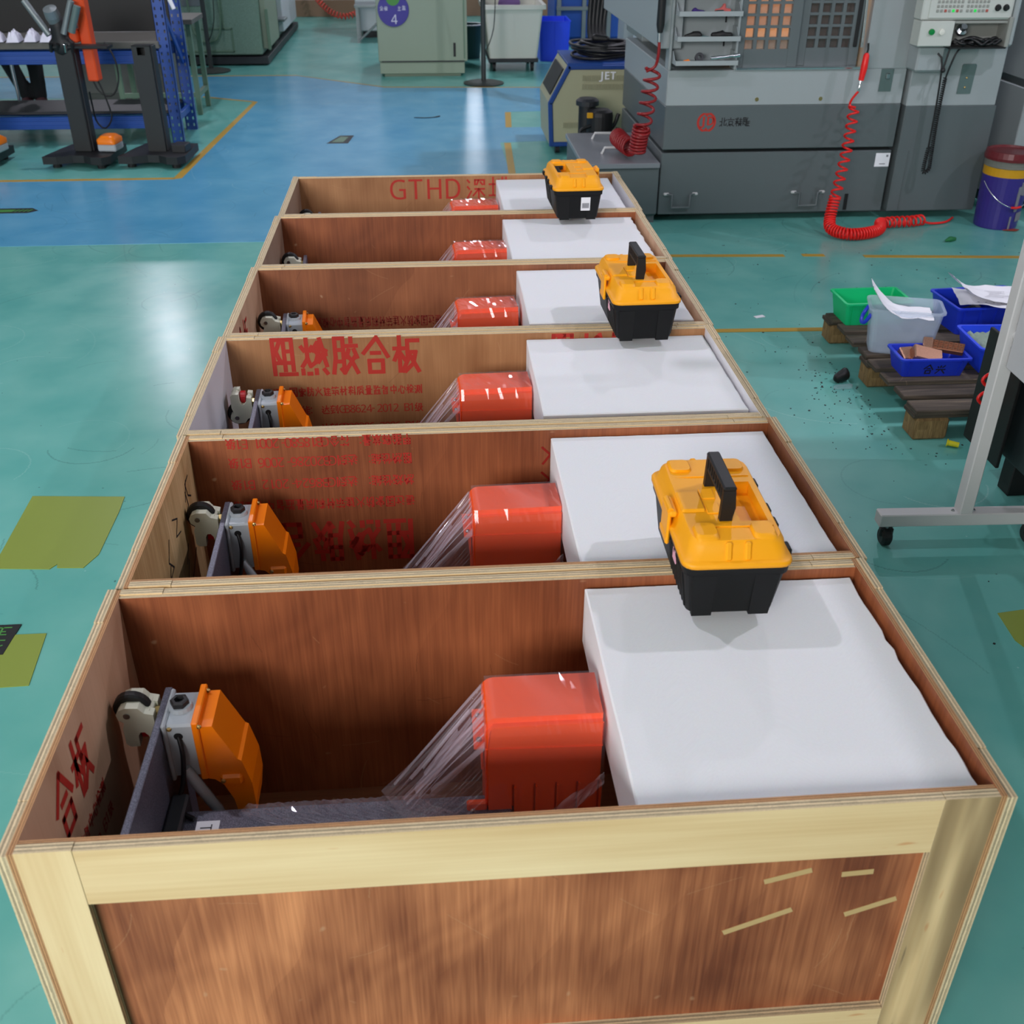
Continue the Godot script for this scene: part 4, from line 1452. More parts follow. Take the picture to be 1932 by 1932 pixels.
func cnc() -> void:
	var t := thing("milling_machine", "large grey and white machining centre with barred glass doors", "machine", Vector3(2.65, 0, -5.12))
	var g: G
	var o := Vector3(-2.65, 0, 5.12)
	var bx := func(called: String, x0: float, x1: float, y0: float, y1: float, z0: float, z1: float, m: Material, b := 0.004, p: Node3D = t) -> MeshInstance3D:
		return part(called, G.new().box(Vector3((x0 + x1) / 2, (y0 + y1) / 2, (z0 + z1) / 2) + o, Vector3(x1 - x0, y1 - y0, z1 - z0), b), m, p)
	bx.call("plinth", 2.05, 3.8, 0.0, 0.06, -6.4, -5.25, M.grey_paint)
	bx.call("lower_panel", 1.95, 3.312, 0.045, 0.398, -6.5, -5.11, M.grey_paint)
	bx.call("inner_frame", 2.03, 3.32, 0.39, 0.43, -6.5, -5.30, M.grey_paint)
	bx.call("grey_band", 1.95, 3.312, 0.418, 0.655, -6.5, -5.10, M.grey_paint)
	bx.call("white_band", 1.95, 3.312, 0.655, 0.842, -6.5, -5.105, M.white_paint)
	bx.call("sill", 2.33, 3.06, 0.842, 0.856, -5.2, -5.09, M.bright_steel)
	bx.call("post", 3.06, 3.312, 0.842, 2.0, -6.5, -5.105, M.white_paint)
	bx.call("seam", 3.312, 3.334, 0.05, 2.0, -6.4, -5.35, M.grey_paint)
	bx.call("side_housing", 1.90, 2.02, 0.95, 2.0, -7.2, -5.13, M.white_paint)
	bx.call("top_housing", 1.95, 3.86, 2.0, 2.15, -7.0, -5.1, M.white_paint)
	bx.call("rear_housing", 2.02, 3.86, 0.842, 2.0, -6.9, -6.3, M.white_paint)
	var cp := bx.call("control_column", 3.334, 3.86, 0.645, 2.0, -6.4, -5.08, M.white_paint) as MeshInstance3D
	cp = bx.call("column_base", 3.334, 3.87, 0.05, 0.645, -6.4, -5.078, M.grey_paint)
	# vertical fold lines low on the column
	bx.call("fold", 3.40, 3.406, 0.06, 0.40, -5.079, -5.074, M.grey_paint, 0.001)
	# chamber behind the doors, warm inside
	bx.call("chamber_back", 2.33, 3.06, 0.86, 1.95, -6.12, -6.1, M.chamber)
	bx.call("chamber_floor", 2.33, 3.06, 0.846, 0.87, -6.1, -5.22, M.chamber)
	bx.call("chamber_wall", 2.33, 2.335, 0.87, 1.95, -6.1, -5.22, M.chamber)
	bx.call("chamber_wall", 3.04, 3.06, 0.87, 1.95, -6.1, -5.22, M.chamber)
	bx.call("chamber_table", 2.38, 2.95, 0.87, 0.98, -5.9, -5.35, M.chamber)
	var l := OmniLight3D.new()
	l.name = "chamber_lamp_light"
	l.light_energy = 0.3
	l.light_color = c8(255, 214, 160)
	l.light_size = 0.05
	l.omni_range = 30.0
	l.omni_attenuation = 2.0
	l.shadow_enabled = true
	t.add_child(l)
	l.position = Vector3(2.62, 1.7, -5.6) + o
	part("chamber_lamp", G.new().tube([Vector3(2.5, 1.7, -5.6) + o, Vector3(2.74, 1.7, -5.6) + o], 0.02, 8), M.lamp_warm, t)
	# two sliding doors: a frame with bars, a pane in every opening
	for d in 2:
		var x0: float = [2.335, 2.672][d]
		var x1: float = [2.672, 3.03][d]
		var zf: float = [-5.115, -5.15][d]
		var dr := Node3D.new()
		dr.name = "door"
		t.add_child(dr, true)
		dr.position = Vector3((x0 + x1) / 2, 0.856, zf) + o
		var w := x1 - x0
		var ops := 4
		var pitch := 0.0665
		var ox := -pitch * 1.5 - (0.012 if d == 0 else 0.0)
		g = G.new()
		var lx := ox - 0.0235
		var rx := ox + pitch * 3 + 0.0235
		var y0 := 0.092
		var rows := 9
		var yp := 0.0595
		g.box(Vector3((-w / 2 + lx) / 2, 0.57, -0.015), Vector3(lx + w / 2, 1.14, 0.03), 0.002)
		g.box(Vector3((w / 2 + rx) / 2, 0.57, -0.015), Vector3(w / 2 - rx, 1.14, 0.03), 0.002)
		g.box(Vector3((lx + rx) / 2, y0 / 2 - 0.002, -0.015), Vector3(rx - lx, y0 + 0.004, 0.03))
		g.box(Vector3((lx + rx) / 2, (y0 + rows * yp + 1.14) / 2, -0.015), Vector3(rx - lx, 1.14 - y0 - rows * yp, 0.03))
		for k in 3:
			g.box(Vector3(ox + pitch * (k + 0.5), y0 + rows * yp / 2, -0.015), Vector3(0.0195, rows * yp, 0.03))
		for k in rows:
			g.box(Vector3((lx + rx) / 2, y0 + (k + 1) * yp - 0.007, -0.0155), Vector3(rx - lx, 0.014, 0.0285))
		part("door_frame", g, M.door_grey, dr)
		for k in rows:
			for j in ops:
				part("pane", mesh_once("pane", func(): return G.new().box(Vector3.ZERO, Vector3(0.05, 0.05, 0.004))), M.glass if d == 0 else M.glass_reflection_tint, dr).position = Vector3(ox + j * pitch, y0 + k * yp + 0.0225, -0.024)
		if d == 1:
			part("dark_door_strip", G.new().box(Vector3(w / 2 - 0.026, 0.62, 0.004), Vector3(0.022, 1.05, 0.01), 0.004), M.rubber, dr)  # dark upright strip near the right edge of this door
	part("pull_bar", G.new().tube([Vector3(2.995, 0.965, -5.02) + o, Vector3(2.97, 1.5, -5.02) + o], 0.008, 10), M.bright_steel, t)
	# lower panel fittings
	for x in [2.08, 2.845]:
		var h := part("pull_handle", G.new().tube([Vector3(-0.09, 0.0, 0.012), Vector3(-0.055, 0.0, 0.03), Vector3(-0.055, -0.075, 0.03), Vector3(0.055, -0.075, 0.03), Vector3(0.055, 0.0, 0.03), Vector3(0.09, 0.0, 0.012)], 0.007, 8), M.grey_paint, t)
		h.position = Vector3(x, 0.165, -5.12) + o
		for s in [-0.085, 0.085]:
			part("foot", G.new().box(Vector3(s, 0.0, 0.012), Vector3(0.035, 0.016, 0.02), 0.005), M.tube_grey, h)
	bx.call("dark_slot_box", 3.075, 3.095, 0.055, 0.15, -5.112, -5.106, M.rubber, 0.0)  # dark flat box painted in for the shade inside an open slot
	bx.call("notice", 3.222, 3.308, 0.305, 0.382, -5.11, -5.1085, M.paper, 0.0)
	bx.call("notice_print", 3.285, 3.297, 0.36, 0.372, -5.1085, -5.108, M.ink_grey, 0.0)
	bx.call("notice_print", 3.25, 3.285, 0.318, 0.323, -5.1085, -5.108, M.ink_grey, 0.0)
	var lk := bx.call("lock_plate", 3.165, 3.238, 0.722, 0.842, -5.106, -5.102, M.plate_green, 0.001) as MeshInstance3D
	part("latch", G.new().box(Vector3(3.205, 0.805, -5.096) + o, Vector3(0.022, 0.03, 0.014), 0.004), M.steel, lk)
	for x in [2.47, 2.838]:
		part("bolt_hole", G.new().at(Transform3D(Basis(Vector3.RIGHT, PI / 2), Vector3(x, 0.687, -5.105) + o)).lathe([Vector2(0, 0), Vector2(0.011, 0), Vector2(0.011, 0.002), Vector2(0, 0.002)], 12), M.brass, t)
	# emblem: a split red ring round two letters, four characters beside it
	g = G.new()
	g.at(Transform3D(Basis.IDENTITY, Vector3(2.192, 0.568, -5.0994) + o))
	for k in 2:
		for i in 14:
			var a0 := -1.25 + k * PI + 2.5 * i / 14.0
			var a1 := -1.25 + k * PI + 2.5 * (i + 1) / 14.0
			var c0 := Vector2.from_angle(a0)
			var c1 := Vector2.from_angle(a1)
			g.poly([Vector3(c0.x * 0.042, c0.y * 0.042, 0), Vector3(c1.x * 0.042, c1.y * 0.042, 0), Vector3(c1.x * 0.055, c1.y * 0.055, 0), Vector3(c0.x * 0.055, c0.y * 0.055, 0)], Vector3.BACK)
	for s in [-1.0, 1.0]:
		g.poly([Vector3(-0.018, s * 0.049, 0), Vector3(0.018, s * 0.049, 0), Vector3(0, s * 0.028, 0)], Vector3.BACK)
	var wl := latin(g, "JD", Vector2(-0.036, 0.0), 0.046, 1.15, true)
	part("emblem", g, M.ink_red, t, "red round emblem")
	g = G.new()
	g.at(Transform3D(Basis.IDENTITY, Vector3(2.288, 0.568, -5.0994) + o))
	for i in 4:
		hanzi(g, "北京精雕"[i], Vector2(i * 0.045, 0), Vector2(0.038, 0.044), 0.0048)
	part("name_lettering", g, M.ink_black, t)
	# shelf of three trays hung beside the doors
	bx.call("shelf_back", 1.955, 2.325, 0.87, 2.0, -5.20, -5.19, M.white_paint)
	bx.call("shelf_side", 1.95, 1.965, 0.842, 2.0, -5.2, -5.105, M.white_paint)
	bx.call("shelf_side", 2.318, 2.333, 0.842, 2.0, -5.2, -5.105, M.white_paint)
	var tr := Node3D.new()
	tr.name = "tool_shelf"
	t.add_child(tr, true)
	tr.set_meta("label", "white three-tier tool tray")
	for k in 4:
		var y: float = [0.882, 1.003, 1.126, 1.25][k]
		g = G.new()
		g.box(Vector3(2.142, y, -5.10) + o, Vector3(0.345, 0.004, 0.17))
		g.box(Vector3(2.142, y + 0.010, -5.016) + o, Vector3(0.345, 0.024, 0.004))
		for x in [1.971, 2.313]:
			g.at(Transform3D(Basis(Vector3.UP, -PI / 2), Vector3(x, y, -5.185) + o))
			g.prism([Vector2(0, 0), Vector2(0.17, 0), Vector2(0.17, 0.022), Vector2(0.13, 0.022), Vector2(0.08, 0.06), Vector2(0, 0.06)], -0.002, 0.002)
			g.home()
		part("tray", g, M.white_paint, tr)
		if k < 3:
			for x in [2.02, 2.27]:
				part("hook_slot_dark", G.new().box(Vector3(x, y + 0.09, -5.188) + o, Vector3(0.008, 0.035, 0.006)), M.rubber, tr)  # dark bars painted for the shade inside open hook slots
	# control pendant
	var c := Node3D.new()
	c.name = "control_panel"
	t.add_child(c, true)
	c.position = Vector3(3.5, 1.1, -4.9) + o
	c.set_meta("label", "control panel with keys and buttons")
	part("housing", G.new().box(Vector3(0.0, 0.27, -0.06), Vector3(0.50, 0.52, 0.10), 0.006), M.panel_white, c)
	part("keypad", G.new().box(Vector3(0.012, 0.13, -0.007), Vector3(0.45, 0.22, 0.008), 0.002), M.panel_white, c)
	for r in 3:
		for k in 13:
			var kx := -0.17 + k * 0.0215 + (0.012 if k > 6 else 0.0)
			var km: Material = M.key_grey
			if r == 0 and k in [4, 9]:
				km = M.led_green
			elif r == 0 and k in [2, 5, 12]:
				km = M.key_red
			part("key", mesh_once("key", func(): return G.new().box(Vector3.ZERO, Vector3(0.014, 0.014, 0.005), 0.002)), km, c).position = Vector3(kx, 0.056 + r * 0.022, -0.001)
	for x in [0.158, 0.203]:
		var kn := part("knob", G.new().at(Transform3D(Basis(Vector3.RIGHT, PI / 2), Vector3.ZERO)).lathe([Vector2(0, 0), Vector2(0.017, 0), Vector2(0.017, 0.003), Vector2(0.012, 0.004), Vector2(0.011, 0.018), Vector2(0, 0.018)], 16), M.rubber, c)
		kn.position = Vector3(x, 0.07, -0.003)
	part("button_box", G.new().box(Vector3(-0.155, -0.055, -0.05), Vector3(0.185, 0.125, 0.11), 0.004), M.panel_white, c)
	for k in 2:
		part("push_button", G.new().at(Transform3D(Basis(Vector3.RIGHT, PI / 2), Vector3(-0.185 + k * 0.055, -0.045, 0.004))).lathe([Vector2(0, 0), Vector2(0.016, 0), Vector2(0.015, 0.012), Vector2(0, 0.014)], 16), [M.button_green, M.button_white][k], c)
	# open compartment with a handwheel and tangled leads
	g = G.new()
	g.box(Vector3(0.085, 0.0, -0.06), Vector3(0.30, 0.012, 0.10))
	g.box(Vector3(0.085, -0.06, -0.11), Vector3(0.30, 0.13, 0.006))
	g.box(Vector3(0.245, -0.05, -0.05), Vector3(0.022, 0.15, 0.12), 0.004)
	part("compartment", g, M.key_grey, c)
	part("compartment_floor", G.new().box(Vector3(0.085, -0.125, -0.045), Vector3(0.31, 0.008, 0.13)), M.rubber, c)
	g = G.new()
	g.at(Transform3D(Basis(Vector3.RIGHT, 0.9), Vector3(-0.005, -0.05, -0.04))).lathe([Vector2(0, 0), Vector2(0.028, 0), Vector2(0.030, 0.02), Vector2(0.018, 0.03), Vector2(0.016, 0.05), Vector2(0, 0.05)], 18)
	part("handwheel", g, M.steel, c)
	g = G.new()
	for k in 4:
		var rr := RandomNumberGenerator.new()
		rr.seed = k
		var pts := []
		for i in 8:
			pts.append(Vector3(-0.04 + i * 0.036, -0.112 + rr.randf() * 0.035, -0.02 + rr.randf_range(-0.03, 0.04)))
		g.tube(smooth_path(pts, 20), 0.009, 6)
	part("lead", g, M.cable, c)
	part("grab_rail", G.new().box(Vector3(0.268, 0.10, -0.02), Vector3(0.03, 0.44, 0.05), 0.01), M.white_paint, c)
	part("bracket", G.new().box(Vector3(-0.13, -0.19, -0.13), Vector3(0.15, 0.13, 0.14), 0.01), M.white_paint, c)
	part("knob_ball", G.new().at(Transform3D(Basis.IDENTITY, Vector3(-0.085, -0.235, 0.02))).lathe([Vector2(0, -0.014), Vector2(0.01, -0.01), Vector2(0.014, 0), Vector2(0.01, 0.01), Vector2(0, 0.014)], 12, true), M.rubber, c)
	part("knob_rod", G.new().tube([Vector3(-0.06, -0.12, 0.0), Vector3(-0.085, -0.225, 0.02)], 0.005, 6), M.rubber, c)
	g = G.new()
	g.prism([Vector2(-0.04, -0.08), Vector2(0.04, -0.08), Vector2(0.045, 0.07), Vector2(0.038, 0.078), Vector2(-0.032, 0.078), Vector2(-0.038, 0.07)], 0, 0.004)
	var pl := part("cover_plate", g, M.plate_green, t)
	pl.position = Vector3(3.655, 0.79, -5.08) + o
	for y in [-0.045, 0.005]:
		part("screw", mc.screw, M.brass, pl).position = Vector3(0.0, y, 0.004)

func mesh_once(key: String, f: Callable) -> ArrayMesh:
	if not mc.has(key):
		mc[key] = f.call().mesh()
	return mc[key]

func beside_cnc() -> void:
	# things on the trays
	var gp := "odds and ends on the tool trays"
	var put := func(called: String, label: String, cat: String, m: Material, bones: Array, pos: Vector3) -> void:
		solo(called, blob(bones, 0.008, 0.012), m, label, cat, pos, 0.0, gp)
	put.call("pink_rag", "dusty pink rag on the upper tray", "rag", M.rag_pink, [[Vector3(-0.03, 0.012, 0), Vector3(0.04, 0.012, 0), 0.012, 0.013], [Vector3(0.0, 0.012, 0), Vector3(0.012, 0.042, 0.0), 0.014, 0.010]], Vector3(2.215, 1.131, -5.085))
	put.call("purple_rag", "dark purple rag on the upper tray", "rag", M.rag_purple, [[Vector3(-0.025, 0.012, 0), Vector3(0.03, 0.010, 0), 0.013, 0.008], [Vector3(-0.02, 0.01, 0), Vector3(-0.018, 0.024, 0.0), 0.012, 0.008]], Vector3(2.085, 1.130, -5.08))
	solo("spray_nozzle", G.new().at(Transform3D(Basis(Vector3.BACK, PI / 2), Vector3(0, 0.013, 0))).lathe([Vector2(0, -0.022), Vector2(0.011, -0.022), Vector2(0.011, 0.006), Vector2(0.008, 0.022), Vector2(0, 0.022)], 12), M.bright_steel, "short bright steel fitting at the upper tray's front edge", "fitting", Vector3(2.19, 1.129, -5.04), 0.1, gp)
	put.call("work_glove", "crumpled black glove with pale cuff on the middle tray", "glove", M.black, [[Vector3(-0.045, 0.014, 0), Vector3(0.02, 0.022, 0), 0.012, 0.018], [Vector3(0.0, 0.02, 0), Vector3(0.03, 0.014, 0.01), 0.018, 0.012]], Vector3(2.075, 1.006, -5.08))
	put.call("teal_rag", "small teal rag beside the glove on the middle tray", "rag", M.rag_teal, [[Vector3(-0.012, 0.010, 0), Vector3(0.02, 0.009, 0), 0.010, 0.009]], Vector3(2.125, 1.006, -5.05))
	put.call("black_cloth", "black cloth heap at the right of the middle tray", "cloth", M.black, [[Vector3(-0.05, 0.016, 0), Vector3(0.045, 0.016, 0), 0.016, 0.014], [Vector3(-0.01, 0.02, 0), Vector3(0.0, 0.034, 0.0), 0.02, 0.008]], Vector3(2.230, 1.008, -5.085))
	put.call("orange_plug", "small orange and black plug on the lower tray", "plug", M.pedal_orange, [[Vector3(-0.01, 0.009, 0), Vector3(0.014, 0.012, 0), 0.009, 0.011]], Vector3(2.035, 0.885, -5.06))
	solo("gear_ring", G.new().at(Transform3D(Basis(Vector3.RIGHT, 1.2), Vector3(0, 0.026, 0))).lathe([Vector2(0.010, -0.008), Vector2(0.025, -0.008), Vector2(0.025, 0.008), Vector2(0.010, 0.008), Vector2(0.010, -0.008)], 16), M.iron_dark, "dark steel ring leaning on the lower tray", "ring", Vector3(2.115, 0.885, -5.09), 0.0, gp)
	var sk := thing("socket_wrench", "shiny socket wrench across the lower tray's front edge", "wrench", Vector3(2.235, 0.9165, -5.016), 0.0, gp)
	part("shank", G.new().tube([Vector3(-0.075, 0.0, 0), Vector3(0.055, 0.012, 0)], [0.009, 0.007], 10), M.bright_steel, sk)
	part("socket", G.new().tube([Vector3(0.050, 0.0115, 0), Vector3(0.085, 0.0145, 0)], 0.011, 10), M.bright_steel, sk)
	# coolant tank at the machine's left foot
	var t := thing("coolant_tank", "low grey tank at the machining centre's left foot, two handles on its lid", "tank", Vector3(1.72, 0, -5.5))
	part("tank_body", G.new().box(Vector3(0.0, 0.185, 0.0), Vector3(0.44, 0.27, 0.82), 0.006), M.grey_paint, t)
	part("skirt", G.new().box(Vector3(0.02, 0.025, 0.0), Vector3(0.38, 0.05, 0.78)), M.grey_paint, t)
	part("lid", G.new().box(Vector3(-0.005, 0.336, 0.0), Vector3(0.45, 0.03, 0.85), 0.004), M.lid_grey, t)
	for k in 2:
		part("lid_handle", u_handle(0.17, 0.0, 0.035, 0.008), M.tube_grey, t).position = Vector3(0.0, 0.351, [-0.24, 0.17][k])
	# dark red coiled hose hanging over the tank
	t = thing("air_hose", "dark red coiled hose hanging over the grey coolant tank", "hose", Vector3(1.88, 0, -5.16))
	part("hose_end", G.new().tube([Vector3(0.0, 1.35, 0.1), Vector3(0, 1.08, 0.1), Vector3(0, 1.04, 0.1)], [0.02, 0.022, 0.014], 10), M.rubber, t)
	part("hose_fitting", G.new().tube([Vector3(0, 1.045, 0.1), Vector3(0, 0.995, 0.1)], 0.012, 10), M.steel, t)
	part("straight_run", G.new().tube(smooth_path([Vector3(0, 1.0, 0.1), Vector3(0.0, 0.93, 0.1), Vector3(-0.012, 0.87, 0.09), Vector3(-0.06, 0.845, 0.09)], 14), 0.0085, 8), M.hose_dark, t)
	part("stretched_coil", coil([Vector3(-0.02, 0.86, 0.09), Vector3(-0.03, 0.76, 0.085), Vector3(-0.045, 0.62, 0.075), Vector3(-0.06, 0.50, 0.065)], 6.0, 0.042, 0.0085, 14), M.hose_dark, t)
	part("tight_coil", coil([Vector3(-0.06, 0.55, 0.065), Vector3(-0.07, 0.46, 0.055), Vector3(-0.075, 0.41, 0.05)], 8.0, 0.044, 0.0085, 14), M.hose_dark, t)
	part("tight_coil", coil([Vector3(-0.1, 0.415, -0.02), Vector3(-0.13, 0.425, -0.15), Vector3(-0.14, 0.43, -0.26)], 9.0, 0.045, 0.0085, 12), M.hose_dark, t)
	# bright red air gun and hose at the doors
	t = thing("air_gun", "bright red air gun hanging beside the machine doors", "air gun", Vector3(3.016, 0.93, -4.985))
	part("grip", G.new().tube([Vector3(0, 0.012, 0), Vector3(0, 0, 0), Vector3(-0.002, -0.06, 0.0), Vector3(-0.008, -0.128, 0)], [0.008, 0.016, 0.019, 0.015], 12), M.hose_red, t)
	part("nozzle", G.new().tube([Vector3(0, 0.0, 0), Vector3(0.004, 0.03, 0), Vector3(0.0, 0.06, 0)], 0.006, 8), M.rubber, t)
	part("fitting", G.new().tube([Vector3(-0.008, -0.125, 0), Vector3(-0.010, -0.15, 0), Vector3(-0.010, -0.155, 0), Vector3(-0.012, -0.185, 0)], [0.009, 0.009, 0.012, 0.007], 10), M.bright_steel, t)
	t = thing("air_hose", "bright red coiled hose trailing down to the floor in front of the machine", "hose", Vector3(3.0, 0, -5.0))
	part("straight_run", G.new().tube(smooth_path([Vector3(0.004, 0.745, 0.015), Vector3(-0.02, 0.70, 0.0), Vector3(-0.022, 0.665, -0.01), Vector3(0.0, 0.66, 0.02)], 12), 0.0065, 8), M.hose_red, t)
	part("stretched_coil", coil([Vector3(0.0, 0.665, 0.0), Vector3(-0.02, 0.50, 0.05), Vector3(-0.05, 0.33, 0.10), Vector3(-0.085, 0.18, 0.15)], 10.0, 0.028, 0.0062, 14), M.hose_red, t)
	part("tight_coil", coil([Vector3(-0.083, 0.20, 0.148), Vector3(-0.11, 0.085, 0.19), Vector3(-0.11, 0.045, 0.25), Vector3(-0.04, 0.037, 0.32), Vector3(0.07, 0.037, 0.31), Vector3(0.17, 0.037, 0.24), Vector3(0.21, 0.05, 0.15)], 38.0, 0.029, 0.0062, 12), M.hose_red, t)
	part("loose_coil", coil([Vector3(0.2, 0.037, 0.14), Vector3(0.30, 0.036, 0.10), Vector3(0.42, 0.036, 0.09), Vector3(0.50, 0.035, 0.06)], 10.0, 0.028, 0.0062, 12), M.hose_red, t)
	part("tail", G.new().tube(smooth_path([Vector3(0.5, 0.03, 0.08), Vector3(0.56, 0.012, 0.06), Vector3(0.66, 0.01, 0.03), Vector3(0.74, 0.012, -0.05)], 12), 0.0065, 8), M.hose_red, t)
	# black spiral lead hanging from the panel
	t = thing("spiral_lead", "black spiral lead hanging in a long loop below the control panel", "cable", Vector3(3.46, 0, -4.93))
	part("thin_lead", G.new().tube(smooth_path([Vector3(0.06, 0.985, 0.02), Vector3(0.02, 0.95, 0.03), Vector3(0.0, 0.86, 0.02), Vector3(-0.005, 0.80, 0.01)], 10), 0.005, 6), M.cable, t)
	part("spiral", coil([Vector3(-0.005, 0.82, 0.01), Vector3(0.0, 0.6, 0.0), Vector3(0.01, 0.40, 0.0), Vector3(0.012, 0.33, 0.0), Vector3(-0.012, 0.31, 0.0), Vector3(-0.02, 0.34, 0.0), Vector3(-0.015, 0.45, 0.0)], 60.0, 0.009, 0.004, 6, 5), M.cable, t)
	part("thin_lead", G.new().tube(smooth_path([Vector3(-0.015, 0.44, 0.0), Vector3(-0.02, 0.7, 0.0), Vector3(-0.03, 0.86, 0.0), Vector3(-0.04, 0.93, -0.02), Vector3(-0.055, 0.94, -0.03)], 14), 0.005, 6), M.cable, t)
	# grey cabinet at the right edge
	t = thing("grey_cabinet", "tall plain grey cabinet behind the purple paint bucket", "cabinet", Vector3(4.75, 0, -6.35))
	part("lower_body", G.new().box(Vector3(0, 0.385, 0), Vector3(1.3, 0.65, 2.3), 0.005), M.white_paint, t)
	part("groove", G.new().box(Vector3(0.01, 0.73, 0), Vector3(1.28, 0.05, 2.28)), M.grey_paint, t)
	part("upper_body", G.new().box(Vector3(0, 1.38, 0), Vector3(1.3, 1.26, 2.3), 0.005), M.white_paint, t)
	part("foot_frame", G.new().box(Vector3(0.05, 0.03, -0.05), Vector3(1.15, 0.06, 2.1)), M.grey_paint, t)
	# paint bucket
	t = thing("paint_bucket", "purple and yellow paint bucket with dark red lid", "bucket", Vector3(3.945, 0, -4.93))
	part("bucket_body", G.new().lathe([Vector2(0, 0.0), Vector2(0.117, 0.0), Vector2(0.120, 0.006), Vector2(0.132, 0.30)], 32), M.bucket_purple, t)
	part("yellow_band", G.new().lathe([Vector2(0.1305, 0.298), Vector2(0.1322, 0.298), Vector2(0.1335, 0.345), Vector2(0.1325, 0.345)], 32), M.bucket_yellow, t)
	part("rim_band", G.new().lathe([Vector2(0.132, 0.345), Vector2(0.137, 0.347), Vector2(0.137, 0.353), Vector2(0.134, 0.355), Vector2(0.135, 0.392), Vector2(0, 0.392)], 32), M.bucket_grime, t)
	part("lid", G.new().lathe([Vector2(0.13, 0.385), Vector2(0.142, 0.385), Vector2(0.144, 0.40), Vector2(0.138, 0.43), Vector2(0.128, 0.432), Vector2(0.124, 0.42), Vector2(0, 0.42)], 32), M.bucket_lid, t)
	var hp := []
	for k in 15:
		var a := PI * k / 14.0
		hp.append(Vector3(cos(a) * 0.142, 0.265 - 0.13 * sin(a), sin(a) * 0.142))
	part("bail", G.new().tube(hp, 0.0025, 6), M.bright_steel, t)
	part("bail_grip", G.new().tube([hp[6] + Vector3(0, 0, 0.002), hp[7] + Vector3(0, 0, 0.002), hp[8] + Vector3(0, 0, 0.002)], 0.007, 8), M.hose_red, t)
	var gl := G.new()
	for s in [[-0.30, 0.27, 0.020, 0.09], [-0.18, 0.255, 0.016, 0.07], [-0.06, 0.23, 0.018, 0.14], [0.05, 0.06, 0.010, 0.08], [-0.42, 0.08, 0.05, 0.05]]:
		var a: float = PI / 2 + s[0]
		var rr: float = 0.122 + s[1] * 0.035
		gl.box(Vector3(-cos(a) * -1.0 * rr, s[1] - s[3] / 2 + 0.02, sin(a) * rr), Vector3(s[2], s[3], 0.004), 0.0, Basis(Vector3.UP, PI / 2 - a))
	part("white_print", gl, M.ink_grey, t)
	t.rotation.y = 0.2
	# chiller with cable on top
	t = thing("coolant_chiller", "beige and blue chiller unit with sloping front behind the coolant tank", "chiller", Vector3(1.8, 0, -7.25))
	var shape := [Vector2(-0.30, 0.06), Vector2(-0.315, 0.36), Vector2(-0.18, 0.61), Vector2(0.32, 0.61), Vector2(0.32, 0.06)]
	part("shell", G.new().prism(shape, -0.33, 0.33), M.cream, t)
	var fr := G.new()
	for k in 5:
		var a: Vector2 = shape[k]
		var b: Vector2 = shape[(k + 1) % 5]
		fr.at(Transform3D(Basis(Vector3.BACK, (b - a).angle()), Vector3((a.x + b.x) / 2, (a.y + b.y) / 2, 0.325)))
		fr.box(Vector3(0, -0.012, 0), Vector3((b - a).length() + 0.01, 0.032, 0.035), 0.006)
	fr.home()
	fr.at(Transform3D(Basis(Vector3.BACK, 0), Vector3(0.07, 0.615, 0))).box(Vector3.ZERO, Vector3(0.51, 0.02, 0.67), 0.005)
	part("blue_frame", fr, M.chiller_blue, t)
	var vs := G.new()
	for r in 2:
		for k in 24:
			vs.box(Vector3(-0.075 + k * 0.013, 0.525 - r * 0.058, 0.336), Vector3(0.006, 0.036, 0.012))
	for k in 9:
		vs.box(Vector3(-0.205 + k * 0.012, 0.205, 0.336), Vector3(0.006, 0.036, 0.012))
	part("vent_ribs", vs, M.cream, t).set_meta("kind", "stuff")
	vs = G.new()
	vs.at(Transform3D(Basis.IDENTITY, Vector3(0.045, 0.535, 0.3425)))
	latin(vs, "JET", Vector2.ZERO, 0.05, 1.1, true)
	part("lettering", vs, M.sticker, t)
	part("gauge_panel", G.new().at(Transform3D(Basis(Vector3.BACK, 1.075), Vector3(-0.252, 0.49, 0))).box(Vector3.ZERO, Vector3(0.20, 0.008, 0.5), 0.003), M.rubber, t)
	for p in [[-0.24, 0.28], [0.26, 0.28], [-0.24, -0.28], [0.26, -0.28]]:
		part("wheel", G.new().at(Transform3D(Basis(Vector3.BACK, PI / 2), Vector3(p[0], 0.032, p[1]))).lathe([Vector2(0, -0.015), Vector2(0.032, -0.015), Vector2(0.032, 0.015), Vector2(0, 0.015)], 14), M.rubber, t)
	t = thing("cable_coil", "heap of black cable coiled on the chiller", "cable", Vector3(1.9, 0.634, -7.2))
	var cc := G.new()
	var rg := RandomNumberGenerator.new()
	rg.seed = 9
	for k in 9:
		var pts := []
		var r0 := rg.randf_range(0.12, 0.20)
		var off := Vector3(rg.randf_range(-0.02, 0.03), 0.012 + k * 0.010, rg.randf_range(-0.03, 0.03))
		for i in 22:
			var a := TAU * i / 22.0
			pts.append(off + Vector3(cos(a) * r0 * 1.1, sin(a * 2.0 + k) * 0.006, sin(a) * r0))
		cc.tube(pts, 0.011, 7, true)
	part("loops", cc, M.cable, t)
	part("plug_end", blob([[Vector3(-0.05, 0.12, 0.0), Vector3(0.03, 0.115, 0.02), 0.03, 0.022]], 0.01, 0.02), M.black, t)
	# pump standing behind the tank
	t = thing("pump", "black cylindrical pump with curved hoses in front of the chiller", "pump", Vector3(1.79, 0, -6.45))
	part("motor", G.new().lathe([Vector2(0, 0), Vector2(0.09, 0), Vector2(0.09, 0.36), Vector2(0.085, 0.385), Vector2(0.06, 0.40), Vector2(0, 0.40)], 24), M.rubber, t)
